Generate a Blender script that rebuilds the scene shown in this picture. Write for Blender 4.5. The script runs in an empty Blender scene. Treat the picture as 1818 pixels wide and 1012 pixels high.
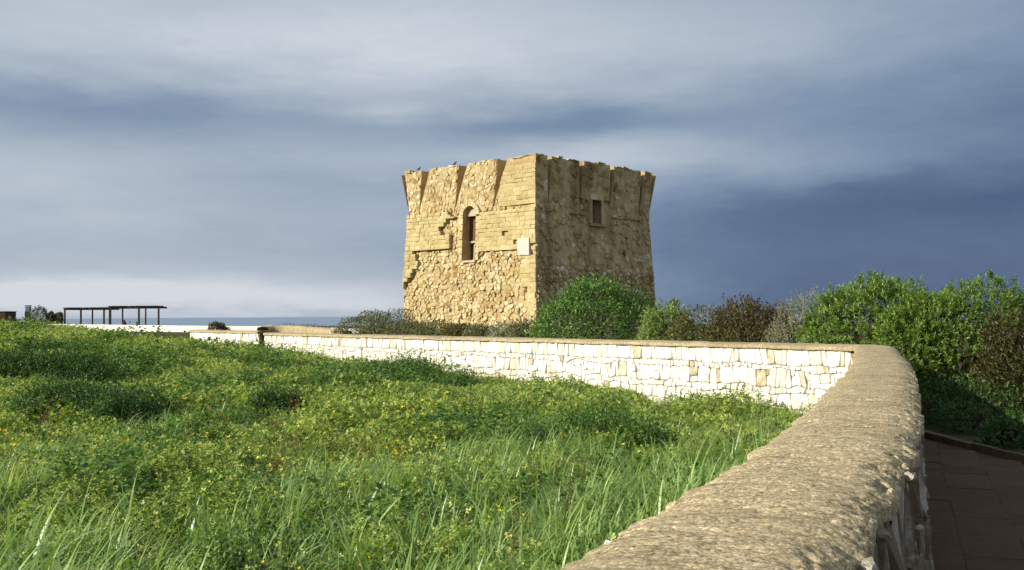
import bpy, bmesh, math, random
import numpy as np
from mathutils import Vector, Matrix, noise as mnoise

random.seed(7)
rng = np.random.default_rng(7)
scene = bpy.context.scene
col = scene.collection
R = math.radians

# ------------------------------------------------------------------ camera
FPX, EYE = 1919.0, 1.6            # focal length in photo pixels (1818 wide), eye height
cam_data = bpy.data.cameras.new('camera')
cam_data.sensor_width = 36.0
cam_data.lens = 36.0 * FPX / 1818.0
cam_data.clip_start = 0.05
cam_data.clip_end = 60000
cam = bpy.data.objects.new('camera', cam_data)
col.objects.link(cam)
pitch, roll = math.atan(54 / FPX), 0.007
cam.matrix_world = (Matrix.Translation((0, 0, EYE)) @ Matrix.Rotation(R(90) + pitch, 4, 'X')
                    @ Matrix.Rotation(-roll, 4, 'Z'))
scene.camera = cam

# ------------------------------------------------------------------ sun, sky, exposure
SUN_H = Vector((-0.95, -0.31, 0)).normalized()      # horizontal direction towards the sun
SUN_EL = R(25)
sun_vec = Vector((SUN_H.x * math.cos(SUN_EL), SUN_H.y * math.cos(SUN_EL), math.sin(SUN_EL)))
sd_ = bpy.data.lights.new('sun', 'SUN')
sd_.energy = 5.0
sd_.angle = R(0.53)
sd_.color = (1.0, 0.92, 0.77)
sun = bpy.data.objects.new('sun', sd_)
sun.rotation_euler = sun_vec.to_track_quat('Z', 'Y').to_euler()
sun.location = (-20, -10, 20)
col.objects.link(sun)

scene.view_settings.view_transform = 'Standard'
scene.view_settings.look = 'None'
scene.view_settings.exposure = 0.45
scene.view_settings.gamma = 1.0
scene.view_settings.use_curve_mapping = False


def srgb(r, g, b):
    f = lambda c: (c / 255 / 12.92) if c / 255 <= 0.04045 else ((c / 255 + 0.055) / 1.055) ** 2.4
    return (f(r), f(g), f(b), 1.0)


class NT:
    """small node-tree helper"""
    def __init__(self, tree):
        self.t = tree
        tree.nodes.clear()

    def n(self, kind, **kw):
        nd = self.t.nodes.new(kind)
        for k, v in kw.items():
            if k.startswith('i_'):
                key = k[2:]
                key = int(key) if key.isdigit() else key.replace('_', ' ')
                s = nd.inputs[key]
                if hasattr(v, 'is_linked') or isinstance(v, bpy.types.NodeSocket):
                    self.t.links.new(v, s)
                else:
                    s.default_value = v
            else:
                setattr(nd, k, v)
        return nd

    def math(self, op, a, b=None, c=None, clamp=False):
        nd = self.t.nodes.new('ShaderNodeMath')
        nd.operation = op
        nd.use_clamp = clamp
        for i, v in enumerate((a, b, c)):
            if v is None:
                continue
            if isinstance(v, bpy.types.NodeSocket):
                self.t.links.new(v, nd.inputs[i])
            else:
                nd.inputs[i].default_value = v
        return nd.outputs[0]

    def ramp(self, fac, stops, interp='LINEAR'):
        nd = self.t.nodes.new('ShaderNodeValToRGB')
        nd.color_ramp.interpolation = interp
        e = nd.color_ramp.elements
        while len(e) < len(stops):
            e.new(0.5)
        for i, (p, c) in enumerate(stops):
            e[i].position = p
            e[i].color = c if len(c) == 4 else (*c, 1)
        self.t.links.new(fac, nd.inputs[0])
        return nd.outputs[0]

    def mix(self, fac, a, b, blend='MIX'):
        nd = self.t.nodes.new('ShaderNodeMix')
        nd.data_type = 'RGBA'
        nd.blend_type = blend
        for s, v in ((nd.inputs[0], fac), (nd.inputs[6], a), (nd.inputs[7], b)):
            if isinstance(v, bpy.types.NodeSocket):
                self.t.links.new(v, s)
            else:
                s.default_value = v if not isinstance(v, tuple) or len(v) == 4 else (*v, 1)
        return nd.outputs[2]

    def link(self, a, b):
        self.t.links.new(a, b)


def build_world():
    w = bpy.data.worlds.new('World')
    scene.world = w
    w.use_nodes = True
    t = NT(w.node_tree)
    STR = 0.10
    sky = t.n('ShaderNodeTexSky', sky_type='NISHITA')
    sky.sun_disc = False
    sky.sun_elevation = SUN_EL
    sky.sun_rotation = math.atan2(SUN_H.x, SUN_H.y)
    sky.dust_density = 2.0
    tc = t.n('ShaderNodeTexCoord')
    dirv = tc.outputs['Generated']
    sep = t.n('ShaderNodeSeparateXYZ', i_0=dirv)
    x, y, z = sep.outputs
    # streaky noise in flattened direction space
    mp = t.n('ShaderNodeVectorMath', operation='MULTIPLY', i_0=dirv)
    mp.inputs[1].default_value = (1.0, 1.0, 4.2)
    n1 = t.n('ShaderNodeTexNoise', i_Vector=mp.outputs[0], i_Scale=2.6, i_Detail=5.0, i_Roughness=0.5)
    n2 = t.n('ShaderNodeTexNoise', i_Vector=mp.outputs[0], i_Scale=9.0, i_Detail=6.0, i_Roughness=0.55)
    n3 = t.n('ShaderNodeTexNoise', i_Vector=mp.outputs[0], i_Scale=24.0, i_Detail=7.0, i_Roughness=0.62, i_Distortion=0.6)
    wx = t.math('MULTIPLY_ADD', n1.outputs['Fac'], 0.30, -0.15)
    wz = t.math('MULTIPLY_ADD', n2.outputs['Fac'], 0.036, -0.018)
    az = t.math('ADD', t.math('ARCTAN2', x, y), wx)
    el = t.math('ADD', z, wz)
    # broad cloud masses: left and overhead pale, a dark storm bank ahead on the right
    dd = t.n('ShaderNodeVectorMath', operation='DOT_PRODUCT', i_0=dirv)
    dd.inputs[1].default_value = (math.sin(0.62), math.cos(0.62), -0.10)
    bank = t.n('ShaderNodeMapRange', interpolation_type='SMOOTHSTEP', i_0=dd.outputs['Value'], i_1=0.72, i_2=0.99, i_3=0.0, i_4=1.0)
    hi = t.n('ShaderNodeMapRange', interpolation_type='SMOOTHSTEP', i_0=el, i_1=0.02, i_2=0.33, i_3=1.0, i_4=0.52)
    v = t.math('SUBTRACT', 0.755, t.math('MULTIPLY', t.math('MULTIPLY', bank.outputs[0], hi.outputs[0]), 0.64))

    def blob(v, a0, e0, ra, re, amp):
        a = t.math('POWER', t.math('DIVIDE', t.math('SUBTRACT', az, a0), ra), 2.0)
        e = t.math('POWER', t.math('DIVIDE', t.math('SUBTRACT', el, e0), re), 2.0)
        g = t.math('EXPONENT', t.math('MULTIPLY', t.math('ADD', a, e), -1.0))
        return t.math('MULTIPLY_ADD', g, amp, v)
    for b in ((-0.36, 0.180, 0.26, 0.030, -0.32), (0.02, 0.172, 0.13, 0.022, -0.26),
              (-0.115, 0.184, 0.075, 0.009, 0.20), (-0.05, 0.245, 0.34, 0.045, 0.22),
              (-0.15, 0.118, 0.17, 0.026, -0.15), (-0.45, 0.12, 0.16, 0.04, 0.08),
              (-0.12, 0.065, 0.30, 0.024, -0.10), (-0.34, 0.021, 0.26, 0.014, 0.30),
              (-0.14, 0.008, 0.14, 0.008, 0.14),
              (0.10, 0.150, 0.10, 0.014, 0.20), (0.22, 0.135, 0.17, 0.030, 0.20),
              (0.32, 0.095, 0.22, 0.022, -0.14), (0.25, 0.235, 0.16, 0.04, 0.10)):
        v = blob(v, *b)
    v = t.math('ADD', v, t.math('MULTIPLY_ADD', n1.outputs['Fac'], 0.24, -0.12))
    v = t.math('ADD', v, t.math('MULTIPLY_ADD', n2.outputs['Fac'], 0.13, -0.065))
    v = t.math('ADD', v, t.math('MULTIPLY_ADD', n3.outputs['Fac'], 0.10, -0.05))
    cl = t.ramp(v, [(0.0, srgb(70, 89, 124)), (0.22, srgb(95, 115, 147)), (0.45, srgb(130, 149, 174)),
                    (0.70, srgb(168, 181, 196)), (0.88, srgb(192, 201, 213)), (1.0, srgb(214, 219, 227))])
    sc = t.n('ShaderNodeVectorMath', operation='SCALE', i_0=cl)
    sc.inputs['Scale'].default_value = 1.0 / STR / 2 ** 0.45
    m = t.mix(0.96, sky.outputs[0], sc.outputs[0])
    bg = t.n('ShaderNodeBackground', i_Color=m, i_Strength=STR)
    out = t.n('ShaderNodeOutputWorld')
    t.link(bg.outputs[0], out.inputs[0])


build_world()


# ------------------------------------------------------------------ mesh helpers
def tagp(o, label=None, cat=None, group=None, kind=None):
    if label: o['label'] = label
    if cat: o['category'] = cat
    if group: o['group'] = group
    if kind: o['kind'] = kind
    return o


def link(name, me, parent=None, mat=None):
    o = bpy.data.objects.new(name, me)
    col.objects.link(o)
    if parent is not None:
        o.parent = parent
        o.matrix_parent_inverse = parent.matrix_world.inverted() if parent.type != 'EMPTY' else Matrix.Translation(-parent.location)
    if mat is not None and me is not None:
        me.materials.clear()
        me.materials.append(mat)
    return o


def empty(name, loc, label, cat, group=None):
    o = bpy.data.objects.new(name, None)
    o.empty_display_size = 0.2
    o.location = loc
    col.objects.link(o)
    return tagp(o, label, cat, group)


def mesh_np(name, V, F, tint=None, smooth=False):
    """F: (n,k) int array (uniform) ; tint per vertex"""
    V = np.asarray(V, np.float32)
    F = np.asarray(F, np.int32)
    me = bpy.data.meshes.new(name)
    me.vertices.add(len(V))
    me.vertices.foreach_set('co', V.ravel())
    n, k = F.shape
    me.loops.add(n * k)
    me.loops.foreach_set('vertex_index', F.ravel())
    me.polygons.add(n)
    me.polygons.foreach_set('loop_start', np.arange(0, n * k, k, dtype=np.int32))
    me.polygons.foreach_set('loop_total', np.full(n, k, np.int32))
    if smooth:
        me.polygons.foreach_set('use_smooth', np.ones(n, bool))
    if tint is not None:
        a = me.attributes.new('tint', 'FLOAT', 'POINT')
        a.data.foreach_set('value', np.asarray(tint, np.float32))
    me.update()
    me.validate()
    return me


class MB:
    """collects verts / faces / tint of one mesh"""
    def __init__(self):
        self.v, self.f, self.t = [], [], []

    def add(self, vs, fs, tint=0.5):
        b = len(self.v)
        self.v.extend([tuple(p) for p in vs])
        self.f.extend([tuple(b + i for i in f) for f in fs])
        self.t.extend([tint] * len(vs))

    def box(self, c, size, mat=None, tint=0.5, jit=0.0):
        sx, sy, sz = size[0] / 2, size[1] / 2, size[2] / 2
        vs = [Vector((a * sx, b * sy, d * sz)) for a in (-1, 1) for b in (-1, 1) for d in (-1, 1)]
        if jit:
            vs = [p + Vector([random.uniform(-jit, jit) for _ in range(3)]) for p in vs]
        if mat is not None:
            vs = [mat @ p for p in vs]
        vs = [p + Vector(c) for p in vs]
        self.add(vs, [(0, 1, 3, 2), (4, 6, 7, 5), (0, 4, 5, 1), (2, 3, 7, 6), (0, 2, 6, 4), (1, 5, 7, 3)], tint)

    def tube(self, pts, rads, n=6, tint=0.5, cap=True):
        rings = []
        pts = [Vector(p) for p in pts]
        for i, p in enumerate(pts):
            d = (pts[min(i + 1, len(pts) - 1)] - pts[max(i - 1, 0)]).normalized()
            a = d.cross(Vector((0.3, 0.9, 0.2))).normalized()
            b = d.cross(a)
            rings.append([p + (a * math.cos(2 * math.pi * k / n) + b * math.sin(2 * math.pi * k / n)) * rads[i] for k in range(n)])
        vs = [q for r in rings for q in r]
        fs = []
        for i in range(len(pts) - 1):
            for k in range(n):
                k2 = (k + 1) % n
                fs.append((i * n + k, i * n + k2, (i + 1) * n + k2, (i + 1) * n + k))
        if cap:
            fs.append(tuple(range(n - 1, -1, -1)))
            fs.append(tuple((len(pts) - 1) * n + k for k in range(n)))
        self.add(vs, fs, tint)

    def mesh(self, name, smooth=False):
        me = bpy.data.meshes.new(name)
        me.from_pydata(self.v, [], self.f)
        a = me.attributes.new('tint', 'FLOAT', 'POINT')
        a.data.foreach_set('value', np.asarray(self.t, np.float32))
        if smooth:
            me.polygons.foreach_set('use_smooth', np.ones(len(me.polygons), bool))
        me.update()
        return me

    def build(self, name, mat, parent=None, smooth=False):
        return link(name, self.mesh(name, smooth), parent, mat)


def fbm(p, H=1.0, oct=4):
    return mnoise.fractal(Vector(p), H, 2.0, oct)


def ss(x, a, b):
    t = np.clip((np.asarray(x, float) - a) / (b - a), 0, 1)
    return t * t * (3 - 2 * t)


# ------------------------------------------------------------------ materials
def new_mat(name):
    m = bpy.data.materials.new(name)
    m.use_nodes = True
    return m, NT(m.node_tree)


def finish(t, shader, disp=None):
    out = t.n('ShaderNodeOutputMaterial')
    t.link(shader, out.inputs[0])


def tint_node(t):
    return t.n('ShaderNodeAttribute', attribute_name='tint').outputs['Fac']


def stone_mat(name, stops, stain, stain_amt=0.5, nscale=6.0, bump=0.35, rough=0.9, fine=60.0, stain_scale=1.2, bump_dist=0.02, streak=1.0):
    m, t = new_mat(name)
    geo = t.n('ShaderNodeNewGeometry')
    pos = geo.outputs['Position']
    n1 = t.n('ShaderNodeTexNoise', i_Vector=pos, i_Scale=nscale, i_Detail=6.0, i_Roughness=0.6)
    n2 = t.n('ShaderNodeTexNoise', i_Vector=pos, i_Scale=fine, i_Detail=4.0, i_Roughness=0.6)
    mp = t.n('ShaderNodeVectorMath', operation='MULTIPLY', i_0=pos)
    mp.inputs[1].default_value = (1, 1, streak)
    n3 = t.n('ShaderNodeTexNoise', i_Vector=mp.outputs[0], i_Scale=stain_scale, i_Detail=6.0, i_Roughness=0.65)
    f = t.math('ADD', tint_node(t), t.math('MULTIPLY_ADD', n1.outputs['Fac'], 1.0, -0.5))
    f = t.math('ADD', f, t.math('MULTIPLY_ADD', n2.outputs['Fac'], 0.6, -0.3))
    c = t.ramp(f, stops)
    sf = t.n('ShaderNodeMapRange', i_0=n3.outputs['Fac'], i_1=0.46, i_2=0.66, i_3=0.0, i_4=stain_amt)
    c = t.mix(sf.outputs[0], c, stain)
    h = t.math('ADD', t.math('MULTIPLY', n1.outputs['Fac'], 1.0), t.math('MULTIPLY', n2.outputs['Fac'], 0.5))
    b = t.n('ShaderNodeBump', i_Strength=bump, i_Distance=bump_dist, i_Height=h)
    p = t.n('ShaderNodeBsdfPrincipled', i_Base_Color=c, i_Roughness=rough, i_Normal=b.outputs[0])
    p.inputs['Specular IOR Level'].default_value = 0.2
    finish(t, p.outputs[0])
    return m


def leaf_mat(name, stops, transl=0.35, rough=0.5, spec=0.35, patch=None, patch_scale=0.35, varin=0.35):
    """tint picks the colour, noise over the place varies it, light passes through"""
    m, t = new_mat(name)
    geo = t.n('ShaderNodeNewGeometry')
    n1 = t.n('ShaderNodeTexNoise', i_Vector=geo.outputs['Position'], i_Scale=patch_scale, i_Detail=3.0)
    n2 = t.n('ShaderNodeTexNoise', i_Vector=geo.outputs['Position'], i_Scale=14.0, i_Detail=2.0)
    f = t.math('ADD', tint_node(t), t.math('MULTIPLY_ADD', n2.outputs['Fac'], varin, -varin / 2))
    if patch is not None:
        f = t.math('ADD', f, t.math('MULTIPLY_ADD', n1.outputs['Fac'], patch, -patch / 2))
    c = t.ramp(f, stops)
    p = t.n('ShaderNodeBsdfPrincipled', i_Base_Color=c, i_Roughness=rough)
    p.inputs['Specular IOR Level'].default_value = spec
    c2 = t.mix(0.55, c, (0.55, 0.62, 0.06, 1), 'MULTIPLY')
    c3 = t.mix(1.0, c2, (1.9, 1.9, 1.9, 1), 'MULTIPLY')
    tr = t.n('ShaderNodeBsdfTranslucent', i_Color=c3)
    mx = t.n('ShaderNodeMixShader', i_0=transl)
    t.link(p.outputs[0], mx.inputs[1])
    t.link(tr.outputs[0], mx.inputs[2])
    finish(t, mx.outputs[0])
    return m


def plain_mat(name, c1, c2, scale=8.0, rough=0.8, bump=0.2, spec=0.3, metallic=0.0):
    m, t = new_mat(name)
    geo = t.n('ShaderNodeNewGeometry')
    n1 = t.n('ShaderNodeTexNoise', i_Vector=geo.outputs['Position'], i_Scale=scale, i_Detail=6.0, i_Roughness=0.6)
    c = t.mix(n1.outputs['Fac'], (*c1, 1), (*c2, 1))
    b = t.n('ShaderNodeBump', i_Strength=bump, i_Distance=0.01, i_Height=n1.outputs['Fac'])
    p = t.n('ShaderNodeBsdfPrincipled', i_Base_Color=c, i_Roughness=rough, i_Normal=b.outputs[0], i_Metallic=metallic)
    p.inputs['Specular IOR Level'].default_value = spec
    finish(t, p.outputs[0])
    return m


M = {}
M['white_stone'] = stone_mat('white_limestone', [(0.0, (0.33, 0.26, 0.15)), (0.18, (0.47, 0.40, 0.27)), (0.36, (0.60, 0.55, 0.44)), (0.65, (0.71, 0.68, 0.61)), (1.0, (0.77, 0.755, 0.71))],
                             (0.50, 0.40, 0.24, 1), 0.35, nscale=9, bump=0.5)
M['wall_core'] = stone_mat('joint_mortar', [(0.0, (0.16, 0.11, 0.06)), (1.0, (0.40, 0.32, 0.20))], (0.16, 0.11, 0.06, 1), 0.5, nscale=12, bump=0.6)
M['path_stone'] = stone_mat('shade_darkened_limestone', [(0.0, (0.085, 0.062, 0.036)), (0.4, (0.17, 0.135, 0.09)), (0.8, (0.27, 0.235, 0.18)), (1.0, (0.50, 0.47, 0.42))],
                            (0.16, 0.13, 0.09, 1), 0.6, nscale=9, bump=0.7)  # the wall's limestone again, with the path side's shade put into its colour
M['cap'] = None
M['tower_stone'] = stone_mat('tower_rubble', [(0.0, (0.23, 0.15, 0.055)), (0.3, (0.41, 0.31, 0.14)), (0.55, (0.52, 0.42, 0.225)), (0.8, (0.60, 0.51, 0.32)), (1.0, (0.69, 0.63, 0.47))],
                             (0.34, 0.22, 0.08, 1), 0.6, nscale=3.0, bump=0.8, fine=14, stain_scale=0.8, bump_dist=0.07)
M['tower_ashlar'] = stone_mat('tower_ashlar', [(0.0, (0.30, 0.22, 0.09)), (0.35, (0.44, 0.355, 0.17)), (0.6, (0.52, 0.435, 0.235)), (1.0, (0.61, 0.535, 0.35))],
                              (0.37, 0.28, 0.115, 1), 0.75, nscale=2.2, bump=0.8, fine=11, stain_scale=0.7, bump_dist=0.07)
M['tower_core'] = stone_mat('tower_mortar', [(0.0, (0.33, 0.23, 0.10)), (1.0, (0.56, 0.44, 0.25))], (0.24, 0.16, 0.06, 1), 0.5, nscale=3, bump=0.6, bump_dist=0.05)
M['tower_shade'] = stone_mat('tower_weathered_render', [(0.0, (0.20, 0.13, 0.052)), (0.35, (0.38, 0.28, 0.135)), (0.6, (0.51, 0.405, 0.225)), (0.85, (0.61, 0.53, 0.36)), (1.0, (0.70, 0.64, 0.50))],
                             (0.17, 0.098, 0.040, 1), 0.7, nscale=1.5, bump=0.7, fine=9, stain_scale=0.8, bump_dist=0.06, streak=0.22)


D1_DIR = (0.341, 0.940)       # direction of the near stretch of the wall


def cap_mat():
    m, t = new_mat('pebbled_mortar_capping')
    geo = t.n('ShaderNodeNewGeometry')
    pos = geo.outputs['Position']
    vo = t.n('ShaderNodeTexVoronoi', i_Vector=pos, i_Scale=110.0)
    v2 = t.n('ShaderNodeTexVoronoi', i_Vector=pos, i_Scale=48.0)
    n1 = t.n('ShaderNodeTexNoise', i_Vector=pos, i_Scale=70.0, i_Detail=5.0, i_Roughness=0.75)
    n2 = t.n('ShaderNodeTexNoise', i_Vector=pos, i_Scale=3.5, i_Detail=6.0, i_Roughness=0.65)
    n4 = t.n('ShaderNodeTexNoise', i_Vector=pos, i_Scale=14.0, i_Detail=5.0, i_Roughness=0.7)
    base = t.ramp(t.math('ADD', t.math('MULTIPLY', n1.outputs['Fac'], 0.72), t.math('MULTIPLY', n4.outputs['Fac'], 0.28)),
                  [(0.32, (0.12, 0.088, 0.046)), (0.42, (0.32, 0.26, 0.158)), (0.54, (0.47, 0.40, 0.265)), (0.68, (0.64, 0.57, 0.42))])
    sepc = t.n('ShaderNodeSeparateColor', i_0=vo.outputs['Color'])
    sep2 = t.n('ShaderNodeSeparateColor', i_0=v2.outputs['Color'])
    peb = t.ramp(sepc.outputs[0], [(0.0, (0.42, 0.38, 0.32)), (0.25, (0.80, 0.77, 0.70)), (0.75, (1.05, 1.03, 0.98)), (1.0, (1.6, 1.55, 1.42))])
    c = t.mix(0.85, base, peb, 'MULTIPLY')
    big = t.ramp(sep2.outputs[1], [(0.0, (0.6, 0.55, 0.48)), (0.18, (1, 1, 1)), (0.9, (1, 1, 1)), (1.0, (1.35, 1.33, 1.25))])
    c = t.mix(0.7, c, big, 'MULTIPLY')
    dk = t.n('ShaderNodeMapRange', i_0=n2.outputs['Fac'], i_1=0.50, i_2=0.70, i_3=0.0, i_4=0.4)
    c = t.mix(dk.outputs[0], c, (0.24, 0.185, 0.11, 1))
    along = t.n('ShaderNodeVectorMath', operation='DOT_PRODUCT', i_0=pos)
    along.inputs[1].default_value = (D1_DIR[0] * 6.0, D1_DIR[1] * 6.0, 0)
    across = t.n('ShaderNodeVectorMath', operation='DOT_PRODUCT', i_0=pos)
    across.inputs[1].default_value = (D1_DIR[1] * 1.1, -D1_DIR[0] * 1.1, 0)
    cv = t.n('ShaderNodeCombineXYZ', i_0=along.outputs['Value'], i_1=across.outputs['Value'])
    ln = t.n('ShaderNodeTexNoise', i_Vector=cv.outputs[0], i_Scale=1.0, i_Detail=4.0, i_Roughness=0.6)
    dist = t.math('ABSOLUTE', t.math('SUBTRACT', ln.outputs['Fac'], 0.52))
    lf = t.n('ShaderNodeMapRange', i_0=dist, i_1=0.0, i_2=0.022, i_3=0.55, i_4=0.0)
    c = t.mix(lf.outputs[0], c, (0.13, 0.095, 0.05, 1))
    n6 = t.n('ShaderNodeTexNoise', i_Vector=pos, i_Scale=1.3, i_Detail=7.0, i_Roughness=0.7)
    st = t.n('ShaderNodeMapRange', i_0=n6.outputs['Fac'], i_1=0.50, i_2=0.64, i_3=0.0, i_4=0.45)
    c = t.mix(st.outputs[0], c, (0.20, 0.17, 0.10, 1))
    h = t.math('SUBTRACT', t.math('MULTIPLY', n1.outputs['Fac'], 1.2), t.math('ADD', t.math('MULTIPLY', vo.outputs['Distance'], 0.8), t.math('MULTIPLY', v2.outputs['Distance'], 0.7)))
    b = t.n('ShaderNodeBump', i_Strength=0.38, i_Distance=0.005, i_Height=h)
    p = t.n('ShaderNodeBsdfPrincipled', i_Base_Color=c, i_Roughness=0.95, i_Normal=b.outputs[0])
    p.inputs['Specular IOR Level'].default_value = 0.15
    finish(t, p.outputs[0])
    return m


M['cap'] = cap_mat()
M['soil'] = plain_mat('soil', (0.045, 0.04, 0.018), (0.07, 0.075, 0.025), scale=3.0, rough=1.0, bump=0.5, spec=0.1)
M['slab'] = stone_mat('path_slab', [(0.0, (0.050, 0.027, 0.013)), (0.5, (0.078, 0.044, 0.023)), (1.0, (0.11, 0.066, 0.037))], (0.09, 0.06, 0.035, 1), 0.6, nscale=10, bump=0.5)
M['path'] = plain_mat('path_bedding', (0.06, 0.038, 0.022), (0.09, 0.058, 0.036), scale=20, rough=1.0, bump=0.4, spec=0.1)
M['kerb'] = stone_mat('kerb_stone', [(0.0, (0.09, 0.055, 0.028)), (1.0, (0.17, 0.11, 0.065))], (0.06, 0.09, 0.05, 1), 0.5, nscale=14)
M['dark_wood'] = plain_mat('weathered_dark_timber', (0.03, 0.018, 0.012), (0.06, 0.035, 0.022), scale=5, rough=0.9)
M['door_wood'] = plain_mat('brown_shutter_timber', (0.10, 0.042, 0.02), (0.16, 0.075, 0.035), scale=3, rough=0.8, bump=0.4)
M['pale_wood'] = plain_mat('pale_sill', (0.40, 0.32, 0.20), (0.52, 0.43, 0.30), scale=4, rough=0.85)
M['plaque'] = plain_mat('white_marble_plaque', (0.42, 0.395, 0.33), (0.56, 0.53, 0.46), scale=3, rough=0.6, bump=0.05)
M['dark'] = plain_mat('dark_interior', (0.03, 0.018, 0.01), (0.05, 0.03, 0.018), scale=2, rough=1.0, spec=0.05)
M['feather'] = plain_mat('dark_feathers', (0.02, 0.02, 0.022), (0.05, 0.05, 0.055), scale=30, rough=0.7)
M['bark'] = plain_mat('bark', (0.05, 0.032, 0.02), (0.10, 0.07, 0.045), scale=14, rough=1.0, bump=0.6, spec=0.1)
M['rust'] = plain_mat('brown_render', (0.055, 0.03, 0.02), (0.085, 0.045, 0.03), scale=1.5, rough=0.95)
M['grey_blue'] = plain_mat('grey_blue_panel', (0.10, 0.14, 0.17), (0.15, 0.19, 0.23), scale=1.0, rough=0.8)

G = lambda *c: tuple(c)
M['clover'] = leaf_mat('clover_leaf', [(0.0, G(0.060, 0.105, 0.024)), (0.3, G(0.155, 0.240, 0.045)), (0.6, G(0.29, 0.38, 0.075)), (0.85, G(0.44, 0.50, 0.11)), (1.0, G(0.54, 0.57, 0.17))], patch=0.85, patch_scale=0.5, transl=0.30, spec=0.25, rough=0.6)
M['grass'] = leaf_mat('grass_blade', [(0.0, G(0.060, 0.120, 0.028)), (0.35, G(0.150, 0.260, 0.060)), (0.65, G(0.26, 0.38, 0.105)), (0.85, G(0.38, 0.48, 0.19)), (1.0, G(0.58, 0.62, 0.35))], patch=0.45, transl=0.32, spec=0.6, rough=0.40)
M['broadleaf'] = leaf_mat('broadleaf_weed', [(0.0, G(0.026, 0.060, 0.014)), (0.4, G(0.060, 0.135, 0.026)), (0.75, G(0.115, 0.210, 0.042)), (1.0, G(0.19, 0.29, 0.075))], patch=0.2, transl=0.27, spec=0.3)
M['flower'] = leaf_mat('yellow_petal', [(0.0, G(0.62, 0.42, 0.01)), (0.5, G(0.78, 0.60, 0.015)), (1.0, G(0.85, 0.76, 0.08))], transl=0.2, spec=0.2)
M['stem'] = leaf_mat('dry_stem', [(0.0, G(0.10, 0.035, 0.012)), (0.5, G(0.17, 0.10, 0.035)), (1.0, G(0.36, 0.27, 0.12))], transl=0.1, spec=0.2)
M['bush_green'] = leaf_mat('glossy_green_leaf', [(0.0, G(0.038, 0.070, 0.013)), (0.4, G(0.115, 0.195, 0.028)), (0.7, G(0.20, 0.295, 0.050)), (1.0, G(0.35, 0.43, 0.12))], transl=0.28, spec=0.4, rough=0.45)
M['bush_round'] = leaf_mat('dense_green_leaf', [(0.0, G(0.028, 0.065, 0.012)), (0.4, G(0.070, 0.150, 0.022)), (0.7, G(0.12, 0.22, 0.034)), (1.0, G(0.21, 0.31, 0.07))], transl=0.25, spec=0.4, rough=0.45)
M['bush_light'] = leaf_mat('light_green_leaf', [(0.0, G(0.09, 0.13, 0.03)), (0.5, G(0.20, 0.28, 0.075)), (1.0, G(0.36, 0.43, 0.15))], transl=0.3, spec=0.35)
M['bush_olive'] = leaf_mat('olive_brown_leaf', [(0.0, G(0.055, 0.030, 0.012)), (0.35, G(0.085, 0.068, 0.020)), (0.7, G(0.105, 0.110, 0.028)), (1.0, G(0.20, 0.20, 0.06))], transl=0.2, spec=0.3)
M['bush_red'] = leaf_mat('reddish_brown_leaf', [(0.0, G(0.038, 0.020, 0.008)), (0.35, G(0.062, 0.040, 0.013)), (0.6, G(0.055, 0.062, 0.017)), (1.0, G(0.085, 0.125, 0.03))], transl=0.2, spec=0.3)
M['bush_silver'] = leaf_mat('silver_grey_leaf', [(0.0, G(0.12, 0.12, 0.06)), (0.5, G(0.24, 0.25, 0.15)), (1.0, G(0.46, 0.46, 0.33))], transl=0.2, spec=0.25)
M['bush_sage'] = leaf_mat('sage_grey_green_leaf', [(0.0, G(0.075, 0.070, 0.026)), (0.5, G(0.135, 0.150, 0.062)), (0.8, G(0.21, 0.22, 0.105)), (1.0, G(0.33, 0.31, 0.17))], transl=0.2, spec=0.25)


def sea_mat():
    m, t = new_mat('sea_water')
    geo = t.n('ShaderNodeNewGeometry')
    mp = t.n('ShaderNodeVectorMath', operation='MULTIPLY', i_0=geo.outputs['Position'])
    mp.inputs[1].default_value = (0.25, 0.8, 1)
    n1 = t.n('ShaderNodeTexNoise', i_Vector=mp.outputs[0], i_Scale=0.35, i_Detail=5.0)
    n2 = t.n('ShaderNodeTexNoise', i_Vector=mp.outputs[0], i_Scale=0.012, i_Detail=4.0)
    c = t.mix(n2.outputs['Fac'], (0.15, 0.215, 0.31, 1), (0.20, 0.27, 0.36, 1))
    b = t.n('ShaderNodeBump', i_Strength=1.0, i_Distance=1.2, i_Height=n1.outputs['Fac'])
    p = t.n('ShaderNodeBsdfPrincipled', i_Base_Color=c, i_Roughness=0.45, i_Normal=b.outputs[0])
    p.inputs['Specular IOR Level'].default_value = 0.3
    finish(t, p.outputs[0])
    return m


M['sea'] = sea_mat()

# ------------------------------------------------------------------ plan of the place
D1 = np.array((0.341, 0.940)); D1 /= np.linalg.norm(D1)        # near stretch of the wall
D2 = np.array((-0.586, 0.810)); D2 /= np.linalg.norm(D2)       # far stretch
CORNER = np.array((6.236, 18.40))                               # meeting of the centre lines
HALF = 0.29
WALL_TOP = 1.05
L1 = np.array((-D1[1], D1[0]))                                  # left normals
L2 = np.array((-D2[1], D2[0]))


def wall_sd(x, y):
    """distance from the wall's centre line, positive in the field"""
    x = np.asarray(x, float); y = np.asarray(y, float)
    a = (x - CORNER[0]) * L1[0] + (y - CORNER[1]) * L1[1]
    b = (x - CORNER[0]) * L2[0] + (y - CORNER[1]) * L2[1]
    return np.minimum(a, b), b


def bow(y):
    """the near stretch bellies out slightly to the right"""
    return np.interp(y, [-8, 0, 2.4, 3.3, 4.3, 5.5, 7, 10, 12.5, 15, 17.2], [-1.0, -0.2, 0, 0.07, 0.15, 0.19, 0.21, 0.22, 0.19, 0.09, 0.0])


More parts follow.
